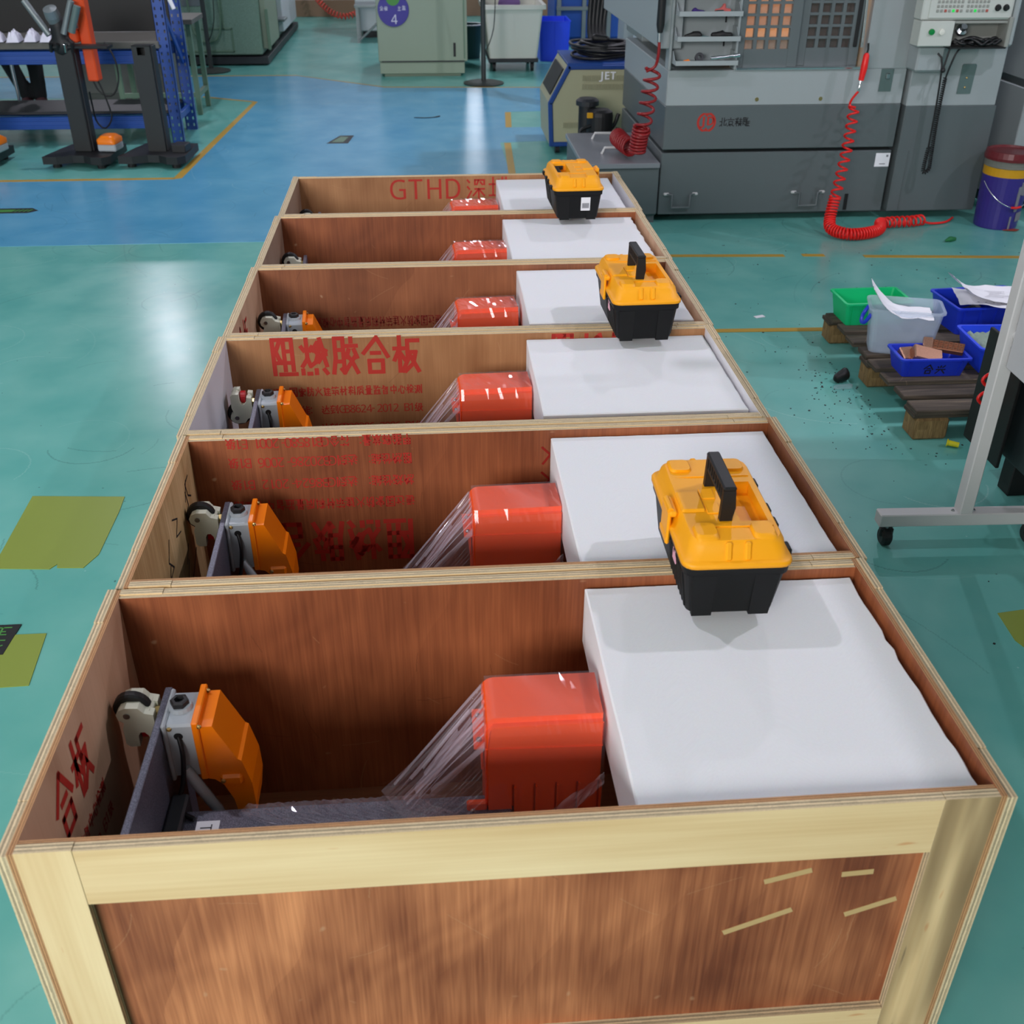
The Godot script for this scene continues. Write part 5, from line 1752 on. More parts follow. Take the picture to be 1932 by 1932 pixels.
	part("cap", G.new().at(Transform3D(Basis.IDENTITY, Vector3(-0.075, 0.41, -0.10))).lathe([Vector2(0, 0), Vector2(0.08, 0), Vector2(0.08, 0.03), Vector2(0.06, 0.045), Vector2(0, 0.045)], 20), M.iron_dark, t)
	part("cap_post", G.new().tube([Vector3(-0.075, 0, -0.10), Vector3(-0.075, 0.415, -0.10)], 0.06, 12), M.rubber, t)
	part("rating_label", G.new().box(Vector3(-0.078, 0.37, 0.062), Vector3(0.04, 0.035, 0.02), 0.003), M.bucket_yellow, t)
	part("hose", G.new().tube(smooth_path([Vector3(-0.07, 0.30, 0.05), Vector3(-0.14, 0.27, 0.06), Vector3(-0.13, 0.21, 0.07), Vector3(-0.07, 0.20, 0.07)], 14), 0.012, 8), M.cable, t)
	for k in 2:
		part("hose", G.new().tube(smooth_path([Vector3(0.08, 0.27 - k * 0.12, 0.0), Vector3(0.11, 0.30 - k * 0.12, -0.02), Vector3(0.135, 0.36 - k * 0.09, -0.04)], 10), 0.014, 8), M.cable, t)

# ---------------------------------------------------------------- pallet with bins
func bin_mesh(w: float, d: float, h: float, taper: float, r: float, wall := 0.004) -> G:
	var g := G.new()
	var b := rrect(w - taper, d - taper, r, 0.0)
	var rings := [b, rrect(w, d, r, h), rrect(w + 0.016, d + 0.016, r + 0.004, h), rrect(w + 0.016, d + 0.016, r + 0.004, h + 0.007), rrect(w - wall * 2, d - wall * 2, r, h + 0.007), rrect(w - taper - wall * 2, d - taper - wall * 2, r, wall)]
	g.loft(rings, true, true, false)
	return g

func bin_ribs(w: float, d: float, h: float, taper: float, n: int) -> G:
	var g := G.new()
	for k in n:
		var x := lerpf(-w / 2 + 0.03, w / 2 - 0.03, k / float(n - 1))
		for s in [-1.0, 1.0]:
			g.loft([[Vector3(x * 0.93 - 0.003, 0.004, s * (d - taper - 0.006) / 2), Vector3(x * 0.93 + 0.003, 0.004, s * (d - taper - 0.006) / 2), Vector3(x * 0.93 + 0.003, 0.004, s * (d - taper + 0.008) / 2), Vector3(x * 0.93 - 0.003, 0.004, s * (d - taper + 0.008) / 2)], [Vector3(x - 0.003, h, s * (d - 0.006) / 2), Vector3(x + 0.003, h, s * (d - 0.006) / 2), Vector3(x + 0.003, h, s * (d + 0.008) / 2), Vector3(x - 0.003, h, s * (d + 0.008) / 2)]], true, true, false)
	return g

func paper_sheet(w: float, d: float, sd: int, curl: float, lift := 0.0) -> G:
	var n := noise(sd, 2)
	var rows := []
	for j in 13:
		var row := []
		for i in 13:
			var u := i / 12.0 - 0.5
			var v := j / 12.0 - 0.5
			var y := n.get_noise_2d(u * 2.2, v * 2.2) * 0.012 + curl * pow(maxf(0.0, -u + 0.05), 2.0) * 4.0 + lift * maxf(0.0, v)
			row.append(Vector3(u * w, y + 0.012, v * d))
		rows.append(row)
	var under := rows.map(func(r): return r.map(func(p): return p - Vector3(0, 0.0006, 0)))
	return G.new().sheet(rows).sheet(under)

func pallet_corner() -> void:
	var t := thing("pallet", "weathered dark wooden pallet carrying plastic bins", "pallet", Vector3(2.33, 0, -2.25))
	for r in 3:
		for k in 3:
			part("block", mesh_once("block", func():
				var q := G.new()
				q.box(Vector3.ZERO, Vector3(0.13, 0.085, 0.10), 0.008)
				return q), M.pallet_block, t).position = Vector3(0.075 + k * 0.40, 0.0425, -0.06 - r * 0.46)
		part("stringer", mesh_once("stringer", func():
			var q := G.new()
			q.grain = 0
			return q.box(Vector3.ZERO, Vector3(0.95, 0.018, 0.09), 0.003)), M.pallet_wood, t).position = Vector3(0.475, 0.094, -0.06 - r * 0.46)
	var rng := RandomNumberGenerator.new()
	rng.seed = 3
	for k in 8:
		part("deck_board", mesh_once("deck%d" % (k % 3), func():
			var q := G.new()
			q.grain = 0
			q.uvo = Vector2(k * 0.3, k * 0.17)
			return q.box(Vector3.ZERO, Vector3(0.95, 0.020, 0.092), 0.003)), M.pallet_wood, t).position = Vector3(0.475 + rng.randf_range(-0.008, 0.008), 0.1135, -0.047 - k * 0.1285)
	var top := 0.1245
	# green bin
	t = thing("plastic_bin", "empty bright green plastic bin on the pallet's far end", "bin", Vector3(2.49, top, -3.165), deg_to_rad(1.0), "bins on the pallet")
	part("shell", bin_mesh(0.285, 0.185, 0.095, 0.03, 0.012), M.bin_green, t)
	part("ribs", bin_ribs(0.285, 0.185, 0.09, 0.03, 6), M.bin_green, t)
	# clear bin
	t = thing("clear_bin", "translucent plastic bin with blue handle and paper sticking out", "bin", Vector3(2.485, top, -2.82), deg_to_rad(-16), "bins on the pallet")
	part("shell", bin_mesh(0.275, 0.165, 0.180, 0.04, 0.025), M.bin_clear, t)
	part("handle", G.new().tube(smooth_path([Vector3(-0.132, 0.155, -0.05), Vector3(-0.150, 0.120, -0.045), Vector3(-0.158, 0.105, 0.0), Vector3(-0.150, 0.120, 0.045), Vector3(-0.132, 0.155, 0.05)], 16), 0.008, 8), M.bin_blue, t, "blue handle")
	solo("paper_stack", paper_sheet(0.24, 0.15, 12, 0.085), M.paper, "white papers curling out of the translucent bin", "paper", Vector3(2.455, top + 0.155, -2.80), deg_to_rad(-16))
	# small blue bin with copper blocks
	t = thing("plastic_bin", "small dark blue bin holding copper blocks, black characters on its front", "bin", Vector3(2.512, top, -2.605), deg_to_rad(-1.5), "bins on the pallet")
	part("shell", bin_mesh(0.262, 0.150, 0.070, 0.028, 0.012), M.bin_blue, t)
	part("ribs", bin_ribs(0.262, 0.150, 0.066, 0.028, 2), M.bin_blue, t)
	var g := G.new()
	g.at(Transform3D(Basis(Vector3.RIGHT, 0.19), Vector3(0.0, 0.034, 0.0725)))
	hanzi(g, "合", Vector2(-0.024, 0), Vector2(0.034, 0.038), 0.005)
	hanzi(g, "兴", Vector2(0.024, 0), Vector2(0.034, 0.038), 0.005)
	part("lettering", g, M.ink_black, t)
	var cg := "copper blocks in the small blue bin"
	solo("copper_block", G.new().box(Vector3.ZERO, Vector3(0.115, 0.035, 0.062), 0.004, Basis(Vector3.RIGHT, 0.55) * Basis(Vector3.BACK, -0.28)), M.copper, "large shiny copper block leaning in the small blue bin", "copper block", Vector3(2.497, top + 0.066, -2.59), deg_to_rad(-14), cg)
	solo("copper_block", G.new().box(Vector3.ZERO, Vector3(0.035, 0.028, 0.055), 0.003, Basis(Vector3.RIGHT, 0.5)), M.copper, "small bright copper block on top behind the large one", "copper block", Vector3(2.520, top + 0.088, -2.648), deg_to_rad(-20), cg)
	solo("copper_block", G.new().box(Vector3.ZERO, Vector3(0.055, 0.04, 0.06), 0.004, Basis(Vector3.RIGHT, 0.5)), M.copper, "square copper block at the left of the small blue bin", "copper block", Vector3(2.432, top + 0.055, -2.622), deg_to_rad(8), cg)
	t = thing("copper_block", "dark brown copper plate with rows of square pockets in the small blue bin", "copper block", Vector3(2.582, top + 0.084, -2.625), deg_to_rad(-30), cg)
	t.rotation.x = 0.45
	part("plate", G.new().box(Vector3.ZERO, Vector3(0.135, 0.022, 0.046), 0.002), M.copper_dark, t)
	for k in 7:
		for j in 2:
			part("pocket", mesh_once("pocket", func():
				var q := G.new()
				for s in [[0.006, 0.0, 0.0015, 0.0135], [-0.006, 0.0, 0.0015, 0.0135], [0.0, 0.006, 0.0135, 0.0015], [0.0, -0.006, 0.0135, 0.0015]]:
					q.box(Vector3(s[0], 0, s[1]), Vector3(s[2], 0.003, s[3]))
				return q), M.copper, t).position = Vector3(-0.054 + k * 0.018, 0.0115, -0.0105 + j * 0.021)
	# blue bin with cloth
	t = thing("plastic_bin", "bright blue bin full of grey green cloth", "bin", Vector3(2.842, top, -2.645), deg_to_rad(-3), "bins on the pallet")
	part("shell", bin_mesh(0.31, 0.245, 0.105, 0.045, 0.02), M.tub_blue, t)
	part("ribs", bin_ribs(0.31, 0.245, 0.10, 0.045, 4), M.tub_blue, t)
	var nz := noise(23, 3)
	var rows := []
	for j in 22:
		var row := []
		for i in 26:
			var u := i / 25.0 - 0.5
			var v := j / 21.0 - 0.5
			row.append(Vector3(u * 0.27, 0.085 + absf(nz.get_noise_2d(u * 4.5, v * 4.5)) * 0.055 - 1.2 * pow(maxf(absf(u), absf(v)), 6.0), v * 0.205))
		rows.append(row)
	var lowr := rows.map(func(r): return r.map(func(p): return Vector3(p.x * 0.8, 0.012, p.z * 0.8)))
	solo("cloth_bundle", G.new().sheet(rows).sheet([rows[0], lowr[0]]).sheet([rows[21], lowr[21]]).sheet(lowr), M.cloth_green, "grey green cloth heaped in the bright blue bin", "cloth", Vector3(2.842, top, -2.645), deg_to_rad(-3))
	# blue bin with drawings
	t = thing("plastic_bin", "dark blue bin under printed drawings at the pallet's back", "bin", Vector3(2.93, top, -3.06), deg_to_rad(4), "bins on the pallet")
	part("shell", bin_mesh(0.34, 0.24, 0.115, 0.04, 0.015), M.bin_blue, t)
	part("ribs", bin_ribs(0.34, 0.24, 0.11, 0.04, 5), M.bin_blue, t)
	solo("loose_parts", blob([[Vector3(-0.12, 0.03, 0.0), Vector3(0.12, 0.03, 0.02), 0.03, 0.03], [Vector3(-0.1, 0.05, 0.03), Vector3(0.0, 0.04, -0.04), 0.025, 0.03]], 0.012, 0.02), M.black, "black rubber parts lying in the dark blue bin", "rubber part", Vector3(2.93, top + 0.006, -3.06))
	t = thing("drawing_sheets", "white printed sheets spread over the dark blue bin", "paper", Vector3(2.955, top + 0.118, -3.02), deg_to_rad(-14))
	part("sheet", paper_sheet(0.30, 0.225, 31, 0.0), M.paper, t)
	var s2 := part("sheet", paper_sheet(0.30, 0.21, 35, 0.05), M.paper, t)
	s2.position = Vector3(-0.015, 0.008, -0.02)
	s2.rotation.y = 0.2
	g = G.new()
	for k in 7:
		g.box(Vector3(-0.02 + (k % 3) * 0.01, 0.0215, -0.06 + k * 0.012), Vector3(0.15 - (k % 4) * 0.02, 0.0004, 0.0015))
	for k in 6:
		g.box(Vector3(-0.08 + k * 0.03, 0.0215, 0.085), Vector3(0.008, 0.0004, 0.006))
	part("print", g, M.ink_grey, t)

func whiteboard_stand() -> void:
	var t := thing("whiteboard_stand", "grey steel whiteboard stand on casters at the right edge", "stand", Vector3(2.20, 0, -1.585), deg_to_rad(-2))
	part("foot_bar", G.new().box(Vector3(0.0, 0.095, 0.0), Vector3(0.52, 0.042, 0.046), 0.003), M.tube_grey, t)
	part("foot_bar", G.new().box(Vector3(0.0, 0.095, 1.2), Vector3(0.52, 0.042, 0.046), 0.003), M.tube_grey, t)
	for z in [0.0, 1.2]:
		part("post", G.new().box(Vector3(0.0, 0.96, z), Vector3(0.040, 1.69, 0.046), 0.003), M.tube_grey, t)
		for x in [-0.225, 0.225]:
			var c := Node3D.new()
			c.name = "caster"
			t.add_child(c, true)
			c.position = Vector3(x, 0, z)
			part("wheel", G.new().at(Transform3D(Basis(Vector3.BACK, PI / 2), Vector3(0, 0.030, 0))).lathe([Vector2(0, -0.016), Vector2(0.022, -0.016), Vector2(0.030, -0.010), Vector2(0.030, 0.010), Vector2(0.022, 0.016), Vector2(0, 0.016)], 20), M.rubber, c)
			part("fork", G.new().box(Vector3(0, 0.045, 0), Vector3(0.042, 0.030, 0.020), 0.004), M.rubber, c)
			part("stem", G.new().tube([Vector3(0, 0.05, 0), Vector3(0, 0.08, 0)], 0.007, 8), M.steel, c)
		for x in [-0.032, 0.032]:
			part("bolt", mc.bolt, M.steel, t).position = Vector3(x, 0.116, z)
	part("cross_bar", G.new().tube([Vector3(0.01, 0.69, 0.02), Vector3(0.01, 0.69, 1.18)], 0.016, 10), M.tube_grey, t)
	for y in [0.655, 0.725]:
		var b := part("bolt", mc.screw, M.steel, t)
		b.position = Vector3(0.004, y, 0.0235)
	part("whiteboard", G.new().box(Vector3(0.0, 1.16, 0.61), Vector3(0.016, 1.12, 1.15), 0.004), M.light_top, t)
	# dark machine behind it; unseen length and height added to shade the near floor
	t = thing("dark_machine", "black machine with red clamps on its side, behind the whiteboard stand", "machine", Vector3(2.45, 0, -1.96))
	part("side_plate", G.new().box(Vector3(-0.006, 0.30, -0.02), Vector3(0.012, 0.40, 0.24), 0.002), M.black, t)
	part("body", G.new().box(Vector3(0.46, 0.80, 1.36), Vector3(0.86, 1.36, 2.72), 0.006), M.dark_cart, t)
	part("top", G.new().box(Vector3(0.46, 1.49, 1.36), Vector3(0.90, 0.02, 2.76), 0.003), M.dark_cart, t)
	for q in [[0.08, 0.08], [0.84, 0.08], [0.08, 2.64], [0.84, 2.64]]:
		part("leg", G.new().box(Vector3(q[0], 0.06, q[1]), Vector3(0.07, 0.12, 0.07), 0.003), M.black, t)
	for k in 2:
		var cl := Node3D.new()
		cl.name = "toggle_clamp"
		t.add_child(cl, true)
		cl.position = Vector3(-0.01, [0.365, 0.30][k], -0.02)
		part("grip", G.new().tube(smooth_path([Vector3(0.0, 0.012, 0), Vector3(-0.035, 0.020, 0.0), Vector3(-0.055, 0.0, 0.004), Vector3(-0.03, -0.022, 0.002), Vector3(0.0, -0.012, 0)], 16), 0.0055, 8), M.hose_red, cl)
		part("jaw", G.new().box(Vector3(-0.012, -0.028, 0.0), Vector3(0.026, 0.022, 0.026), 0.004), M.iron_dark, cl)
	part("red_knob", G.new().at(Transform3D(Basis(Vector3.BACK, PI / 2), Vector3(-0.018, 0.235, -0.02))).lathe([Vector2(0, -0.01), Vector2(0.010, -0.01), Vector2(0.013, 0), Vector2(0.010, 0.014), Vector2(0, 0.016)], 12), M.hose_red, t)

# ---------------------------------------------------------------- odds and ends on the floor
func floor_litter() -> void:
	var gp := "litter on the green floor"
	solo("plastic_plug", G.new().at(Transform3D(Basis(Vector3.BACK, -PI / 2 - 0.05), Vector3(0, 0.0135, 0))).lathe([Vector2(0, -0.02), Vector2(0.014, -0.02), Vector2(0.014, -0.017), Vector2(0.010, -0.015), Vector2(0.0095, 0.022), Vector2(0, 0.022)], 16), M.cap_yellow, "small yellow plastic plug on the floor by the pallet", "plug", Vector3(2.465, 0, -2.2), deg_to_rad(-28), gp)
	solo("green_scrap", blob([[Vector3(-0.035, 0.012, 0.01), Vector3(0.0, 0.016, 0), 0.008, 0.014], [Vector3(0.0, 0.012, 0), Vector3(0.03, 0.012, -0.005), 0.014, 0.012]], 0.007, 0.01), M.scrap_green, "crumpled green scrap on the floor before the machine", "scrap", Vector3(3.535, 0, -4.62), 0.2, gp)
	solo("red_scrap", G.new().prism([Vector2(-0.05, 0.0), Vector2(0.02, -0.022), Vector2(0.05, 0.0), Vector2(0.03, 0.018)], 0.0, 0.004), M.scrap_red, "brick red chip on the floor near the paint bucket", "scrap", Vector3(3.98, 0.004, -4.80), 0.0, gp).rotation.x = -PI / 2
	solo("paper_scrap", G.new().box(Vector3(0, 0.002, 0), Vector3(0.05, 0.003, 0.025), 0.001), M.paper, "torn white paper scrap on the floor beyond the pallet", "scrap", Vector3(2.13, 0, -3.53), 0.3, gp)
	solo("black_offcut", G.new().tube(smooth_path([Vector3(-0.11, 0.004, 0), Vector3(-0.03, 0.004, 0.02), Vector3(0.05, 0.004, 0.005), Vector3(0.11, 0.004, -0.04)], 12), [0.002, 0.003, 0.004, 0.004, 0.004, 0.004, 0.004, 0.004, 0.004, 0.005, 0.006, 0.007, 0.006], 6), M.cable, "thin black offcut lying on the blue walkway", "offcut", Vector3(0.60, 0, -8.34), 0.0, gp)
	solo("black_bag", blob([[Vector3(-0.015, 0.02, 0.0), Vector3(0.02, 0.024, -0.015), 0.019, 0.02], [Vector3(0.012, 0.03, -0.012), Vector3(0.02, 0.05, -0.02), 0.02, 0.010]], 0.01, 0.02), M.black, "small black bag under the pallet's left edge", "bag", Vector3(2.255, 0, -2.78), 0.0, gp)
	solo("film_scrap", blob([[Vector3(-0.03, 0.010, 0.0), Vector3(0.03, 0.012, 0.01), 0.010, 0.012]], 0.007, 0.01), M.film_thick, "crumpled clear film scrap on the floor by the pallet", "scrap", Vector3(2.24, 0, -2.72), 0.2, gp)
	var rng := RandomNumberGenerator.new()
	rng.seed = 77
	var chips := G.new()
	for k in 260:
		var p := Vector3(rng.randf_range(1.6, 3.9), 0.001, rng.randf_range(-4.7, -0.6))
		if rng.randf() < 0.45:
			p = Vector3(2.25 + rng.randfn(0, 0.12), 0.001, -2.6 + rng.randfn(0, 0.3))
		if p.x > 2.31 and p.z < -2.22 and p.z > -3.3:
			p.x = 2.30 - absf(rng.randfn(0, 0.1))
		var s := rng.randf_range(0.002, 0.007)
		chips.box(p, Vector3(s, 0.002, s * rng.randf_range(0.4, 1.2)), 0.0, Basis(Vector3.UP, rng.randf() * TAU))
	var ch := solo("swarf", chips, M.ink_black, "fine dark chips scattered over the floor right of the crates", "chips")
	ch.set_meta("kind", "stuff")

# ---------------------------------------------------------------- bench corner, upper left
func stand_machine(i: int, pos: Vector3) -> Node3D:
	var t := thing("column_machine", ["column machine with clamped tools and orange side housing before the blue bench", "bare column stand on a black base before the blue bench", "column machine cut by the left edge, orange pedal on its black base"][i], "machine", pos, deg_to_rad(-8), "column machines before the bench")
	var g := G.new()
	g.at(Transform3D(Basis(Vector3.RIGHT, -PI / 2), Vector3.ZERO))
	g.prism([Vector2(-0.22, -0.26), Vector2(-0.12, -0.26), Vector2(-0.03, -0.20), Vector2(0.05, -0.20), Vector2(0.12, -0.25), Vector2(0.20, -0.26), Vector2(0.24, -0.2), Vector2(0.20, 0.20), Vector2(-0.17, 0.20), Vector2(-0.20, 0.02)], 0.035, 0.085)
	part("base", g, M.base_black, t)
	for p in [[-0.16, 0.18], [0.16, 0.18], [-0.12, -0.14], [0.14, -0.14]]:
		part("foot", G.new().lathe([Vector2(0, 0), Vector2(0.03, 0), Vector2(0.03, 0.036), Vector2(0, 0.036)], 10), M.rubber, t).position = Vector3(p[0], 0, p[1])
	if i != 1:
		part("column", G.new().box(Vector3(0.0, 0.43, 0.03), Vector3(0.125, 0.69, 0.10), 0.005), M.column_grey, t)
	else:
		var hc := G.new()
		for q in [[0.0, 0.40, 0.125, 0.63], [0.0, 0.77, 0.125, 0.01], [-0.045, 0.74, 0.035, 0.05], [0.045, 0.74, 0.035, 0.05]]:
			hc.box(Vector3(q[0], q[1], 0.077), Vector3(q[2], q[3], 0.006))
		for x in [-0.0595, 0.0595]:
			hc.box(Vector3(x, 0.43, 0.027), Vector3(0.006, 0.69, 0.094))
		hc.box(Vector3(0, 0.43, -0.017), Vector3(0.125, 0.69, 0.006))
		hc.box(Vector3(0, 0.772, 0.03), Vector3(0.125, 0.006, 0.10))
		part("column", hc, M.column_grey, t)
	part("column_side", G.new().box(Vector3(0.066, 0.43, 0.02), Vector3(0.012, 0.69, 0.07), 0.003), M.iron_dark, t)
	if i != 1:
		var pd := Node3D.new()
		pd.name = "foot_pedal"
		t.add_child(pd, true)
		pd.position = Vector3(0.16, 0.085, 0.02)
		part("housing", G.new().box(Vector3(0.02, 0.03, 0.0), Vector3(0.13, 0.05, 0.15), 0.008), M.pedal_grey, pd)
		g = G.new()
		g.loft([rrect(0.13, 0.16, 0.02, 0.055, Vector2(0.02, 0.0)), rrect(0.135, 0.17, 0.03, 0.085, Vector2(0.02, 0.0)), rrect(0.09, 0.11, 0.03, 0.108, Vector2(0.02, 0.0))])
		part("hood", g, M.pedal_orange, pd)
	else:
		part("side_box", G.new().box(Vector3(0.165, 0.11, 0.05), Vector3(0.10, 0.055, 0.12), 0.005), M.base_black, t)
	return t

func bench_corner() -> void:
	stand_machine(1, Vector3(-1.30, 0, -6.88))
	var m := stand_machine(0, Vector3(-1.82, 0, -6.9))
	stand_machine(2, Vector3(-2.62, 0, -6.9))
	# head of the middle machine: orange housing, tool clamps
	part("side_housing", G.new().box(Vector3(0.135, 0.80, -0.04), Vector3(0.075, 0.52, 0.08), 0.008), M.machine_orange, m)
	part("housing_cap", G.new().box(Vector3(0.055, 0.83, 0.0), Vector3(0.09, 0.08, 0.09), 0.008), M.machine_orange, m)
	part("head", blob([[Vector3(-0.01, 0.76, 0.04), Vector3(-0.01, 0.90, 0.05), 0.06, 0.055], [Vector3(-0.06, 0.78, 0.06), Vector3(0.05, 0.78, 0.06), 0.035, 0.035]], 0.014, 0.02), M.rubber, m)
	part("lamp_cover", G.new().at(Transform3D(Basis(Vector3.RIGHT, 0.5), Vector3(-0.02, 0.96, 0.08))).lathe([Vector2(0, -0.06), Vector2(0.04, -0.06), Vector2(0.05, 0.0), Vector2(0.045, 0.05), Vector2(0, 0.06)], 18), M.tool_grey, m)
	for s in [[-0.20, 1.05, -0.07, 0.84], [0.12, 1.05, 0.03, 0.85]]:
		part("clamp_arm", G.new().tube([Vector3(s[0], s[1], 0.07), Vector3(s[2], s[3], 0.08)], 0.022, 8), M.tool_grey, m)
	part("cylinder", G.new().tube([Vector3(0.16, 1.02, 0.08), Vector3(0.09, 0.86, 0.09)], 0.024, 10), M.plate_green, m)
	for k in 4:
		part("clamp_screw", G.new().tube([Vector3(-0.08 + k * 0.05, 0.74, 0.08), Vector3(-0.06 + k * 0.05, 0.79, 0.11)], 0.012, 8), M.steel if k == 2 else M.rubber, m)
	part("table_edge", G.new().box(Vector3(0.12, 0.77, 0.05), Vector3(0.40, 0.02, 0.10), 0.004), M.rubber, m)
	# hanging leads
	var t := thing("cable_loop", "thin black leads looping down beside the orange housing", "cable", Vector3(-1.66, 0, -7.05))
	part("lead", G.new().tube(smooth_path([Vector3(-0.05, 0.75, 0), Vector3(-0.08, 0.55, 0), Vector3(-0.04, 0.44, 0), Vector3(0.04, 0.42, 0), Vector3(0.10, 0.52, 0), Vector3(0.10, 0.66, 0), Vector3(0.05, 0.77, 0)], 26), 0.006, 6), M.cable, t)
	part("lead", G.new().tube(smooth_path([Vector3(-0.10, 0.70, 0.02), Vector3(-0.03, 0.5, 0.02), Vector3(0.0, 0.38, 0.02), Vector3(0.01, 0.27, 0.02), Vector3(-0.05, 0.20, 0.02), Vector3(-0.10, 0.25, 0.02), Vector3(-0.11, 0.45, 0.02)], 26), 0.006, 6), M.cable, t)
	# blue rack bench
	t = thing("rack_bench", "blue steel rack bench with perforated uprights", "bench", Vector3(-1.3, 0, -7.72))
	for z in [0.25, -0.28]:
		for x in [0.0, -2.3]:
			var ug := G.new()
			for q in [[-0.036, 0.013], [0.0, 0.034], [0.036, 0.013]]:
				ug.box(Vector3(x + q[0], 0.85, z + 0.023), Vector3(q[1], 1.7, 0.004))
			for q in [-0.0233, 0.0233]:
				for k in 35:
					ug.box(Vector3(x + q, k * 0.05 + 0.014, z + 0.023), Vector3(0.0128, 0.028, 0.004))
			for q in [-0.0405, 0.0405]:
				ug.box(Vector3(x + q, 0.85, z), Vector3(0.004, 1.7, 0.05))
			part("upright", ug, M.rack_blue, t)
	for y in [0.615, 0.16]:
		for z in [0.25, -0.28]:
			g_beam(t, y, z)
	part("side_brace", G.new().box(Vector3(0.0, 0.17, 0.0), Vector3(0.03, 0.05, 0.48), 0.003), M.rack_blue, t)
	part("side_brace", G.new().box(Vector3(0.01, 0.74, -0.01), Vector3(0.015, 0.05, 0.66), 0.003, Basis(Vector3.RIGHT, -0.75)), M.rack_blue, t)
	part("bench_top", G.new().box(Vector3(-1.15, 0.70, -0.02), Vector3(2.24, 0.05, 0.62), 0.004), M.wood_top, t)
	part("lower_shelf", G.new().box(Vector3(-1.15, 0.225, -0.02), Vector3(2.22, 0.02, 0.5), 0.003), M.iron_dark, t)
	part("back_board", G.new().box(Vector3(-1.15, 1.15, -0.26), Vector3(2.22, 0.84, 0.02), 0.003), M.black, t)
	# clear bags on the bench
	var rng := RandomNumberGenerator.new()
	rng.seed = 21
	var lb := ["crinkled clear parts bag at the bench's left end", "crinkled clear parts bag lying second from the bench's left", "crinkled clear parts bag lying third from the bench's left", "crinkled clear parts bag next to the machine head"]
	for k in 4:
		var nz := noise(50 + k, 2)
		var rows := []
		for j in 11:
			var row := []
			for i in 9:
				var u := i / 8.0 - 0.5
				var v := j / 10.0 - 0.5
				var e := maxf(0.0, 1.0 - 4.0 * u * u) * maxf(0.0, 1.0 - 4.0 * v * v)
				row.append(Vector3(u * 0.09, 0.003 + 0.06 * sqrt(e) + absf(nz.get_noise_2d(u * 5.0, v * 5.0)) * 0.05 * e, v * 0.17))
			rows.append(row)
		solo("plastic_bag", G.new().sheet(rows, false).sheet([rows[0].map(func(p): return Vector3(p.x, 0, p.z)), rows[10].map(func(p): return Vector3(p.x, 0, p.z))], false), M.plastic_bag, lb[k], "bag", Vector3(-2.47 + k * 0.122, 0.728, -7.47 + 0.02 * (k % 2)), deg_to_rad(8 - k * 5), "parts bags on the bench")
	# round number sign behind
	var s := sign_board("2", "purple round number sign by the bench at the left edge", Vector3(-2.66, 0.84, -8.12))
	s.rotation.y = 0.1
	# green frame table behind the bench
	t = thing("work_table", "green steel table frame standing behind the blue bench", "table", Vector3(-1.62, 0, -8.6))
	for p in [[0.28, 0.0], [-0.35, 0.0], [0.28, -0.4], [-0.35, -0.4]]:
		part("leg", G.new().box(Vector3(p[0], 0.355, p[1]), Vector3(0.04, 0.71, 0.04), 0.003), M.leg_green, t)
	part("rail", G.new().box(Vector3(-0.035, 0.16, 0.0), Vector3(0.62, 0.035, 0.035)), M.leg_green, t)
	part("rail", G.new().box(Vector3(0.28, 0.16, -0.2), Vector3(0.035, 0.035, 0.4)), M.leg_green, t)
	part("table_top", G.new().box(Vector3(-0.035, 0.73, -0.2), Vector3(0.72, 0.04, 0.50), 0.004), M.wood_top, t)
	t = thing("grey_cabinet", "low dark grey cabinet under the bench behind the column stands", "cabinet", Vector3(-2.13, 0, -9.55))
	part("body", G.new().box(Vector3(0, 0.36, 0), Vector3(0.95, 0.60, 0.5), 0.005), M.cab_grey, t)
	part("plinth", G.new().box(Vector3(0, 0.03, 0), Vector3(0.88, 0.06, 0.45)), M.cab_grey, t)
	person()
	# pole stands with round bases
	pole_stand("dark pole stand with round foot before the green machine", Vector3(-1.64, 0, -10.93))
	pole_stand("dark pole stand with round foot beside the white tub", Vector3(1.17, 0, -10.02))
	solo("white_tube", G.new().tube([Vector3(0, 0.03, 0), Vector3(0.03, -0.05, 0.01)], [0.016, 0.014], 10), M.paper, "short white tube with red tip hung at the blue upright", "tube", Vector3(-1.215, 0.985, -7.45))

func g_beam(t: Node3D, y: float, z: float) -> void:
	var g := G.new()
	g.box(Vector3(-1.15, y, z), Vector3(2.215, 0.09, 0.04), 0.004)
	g.box(Vector3(-1.15, y + 0.022, z + 0.021), Vector3(2.215, 0.014, 0.008), 0.002)
	g.box(Vector3(-1.15, y - 0.022, z + 0.021), Vector3(2.215, 0.014, 0.008), 0.002)
	part("beam", g, M.rack_blue, t)

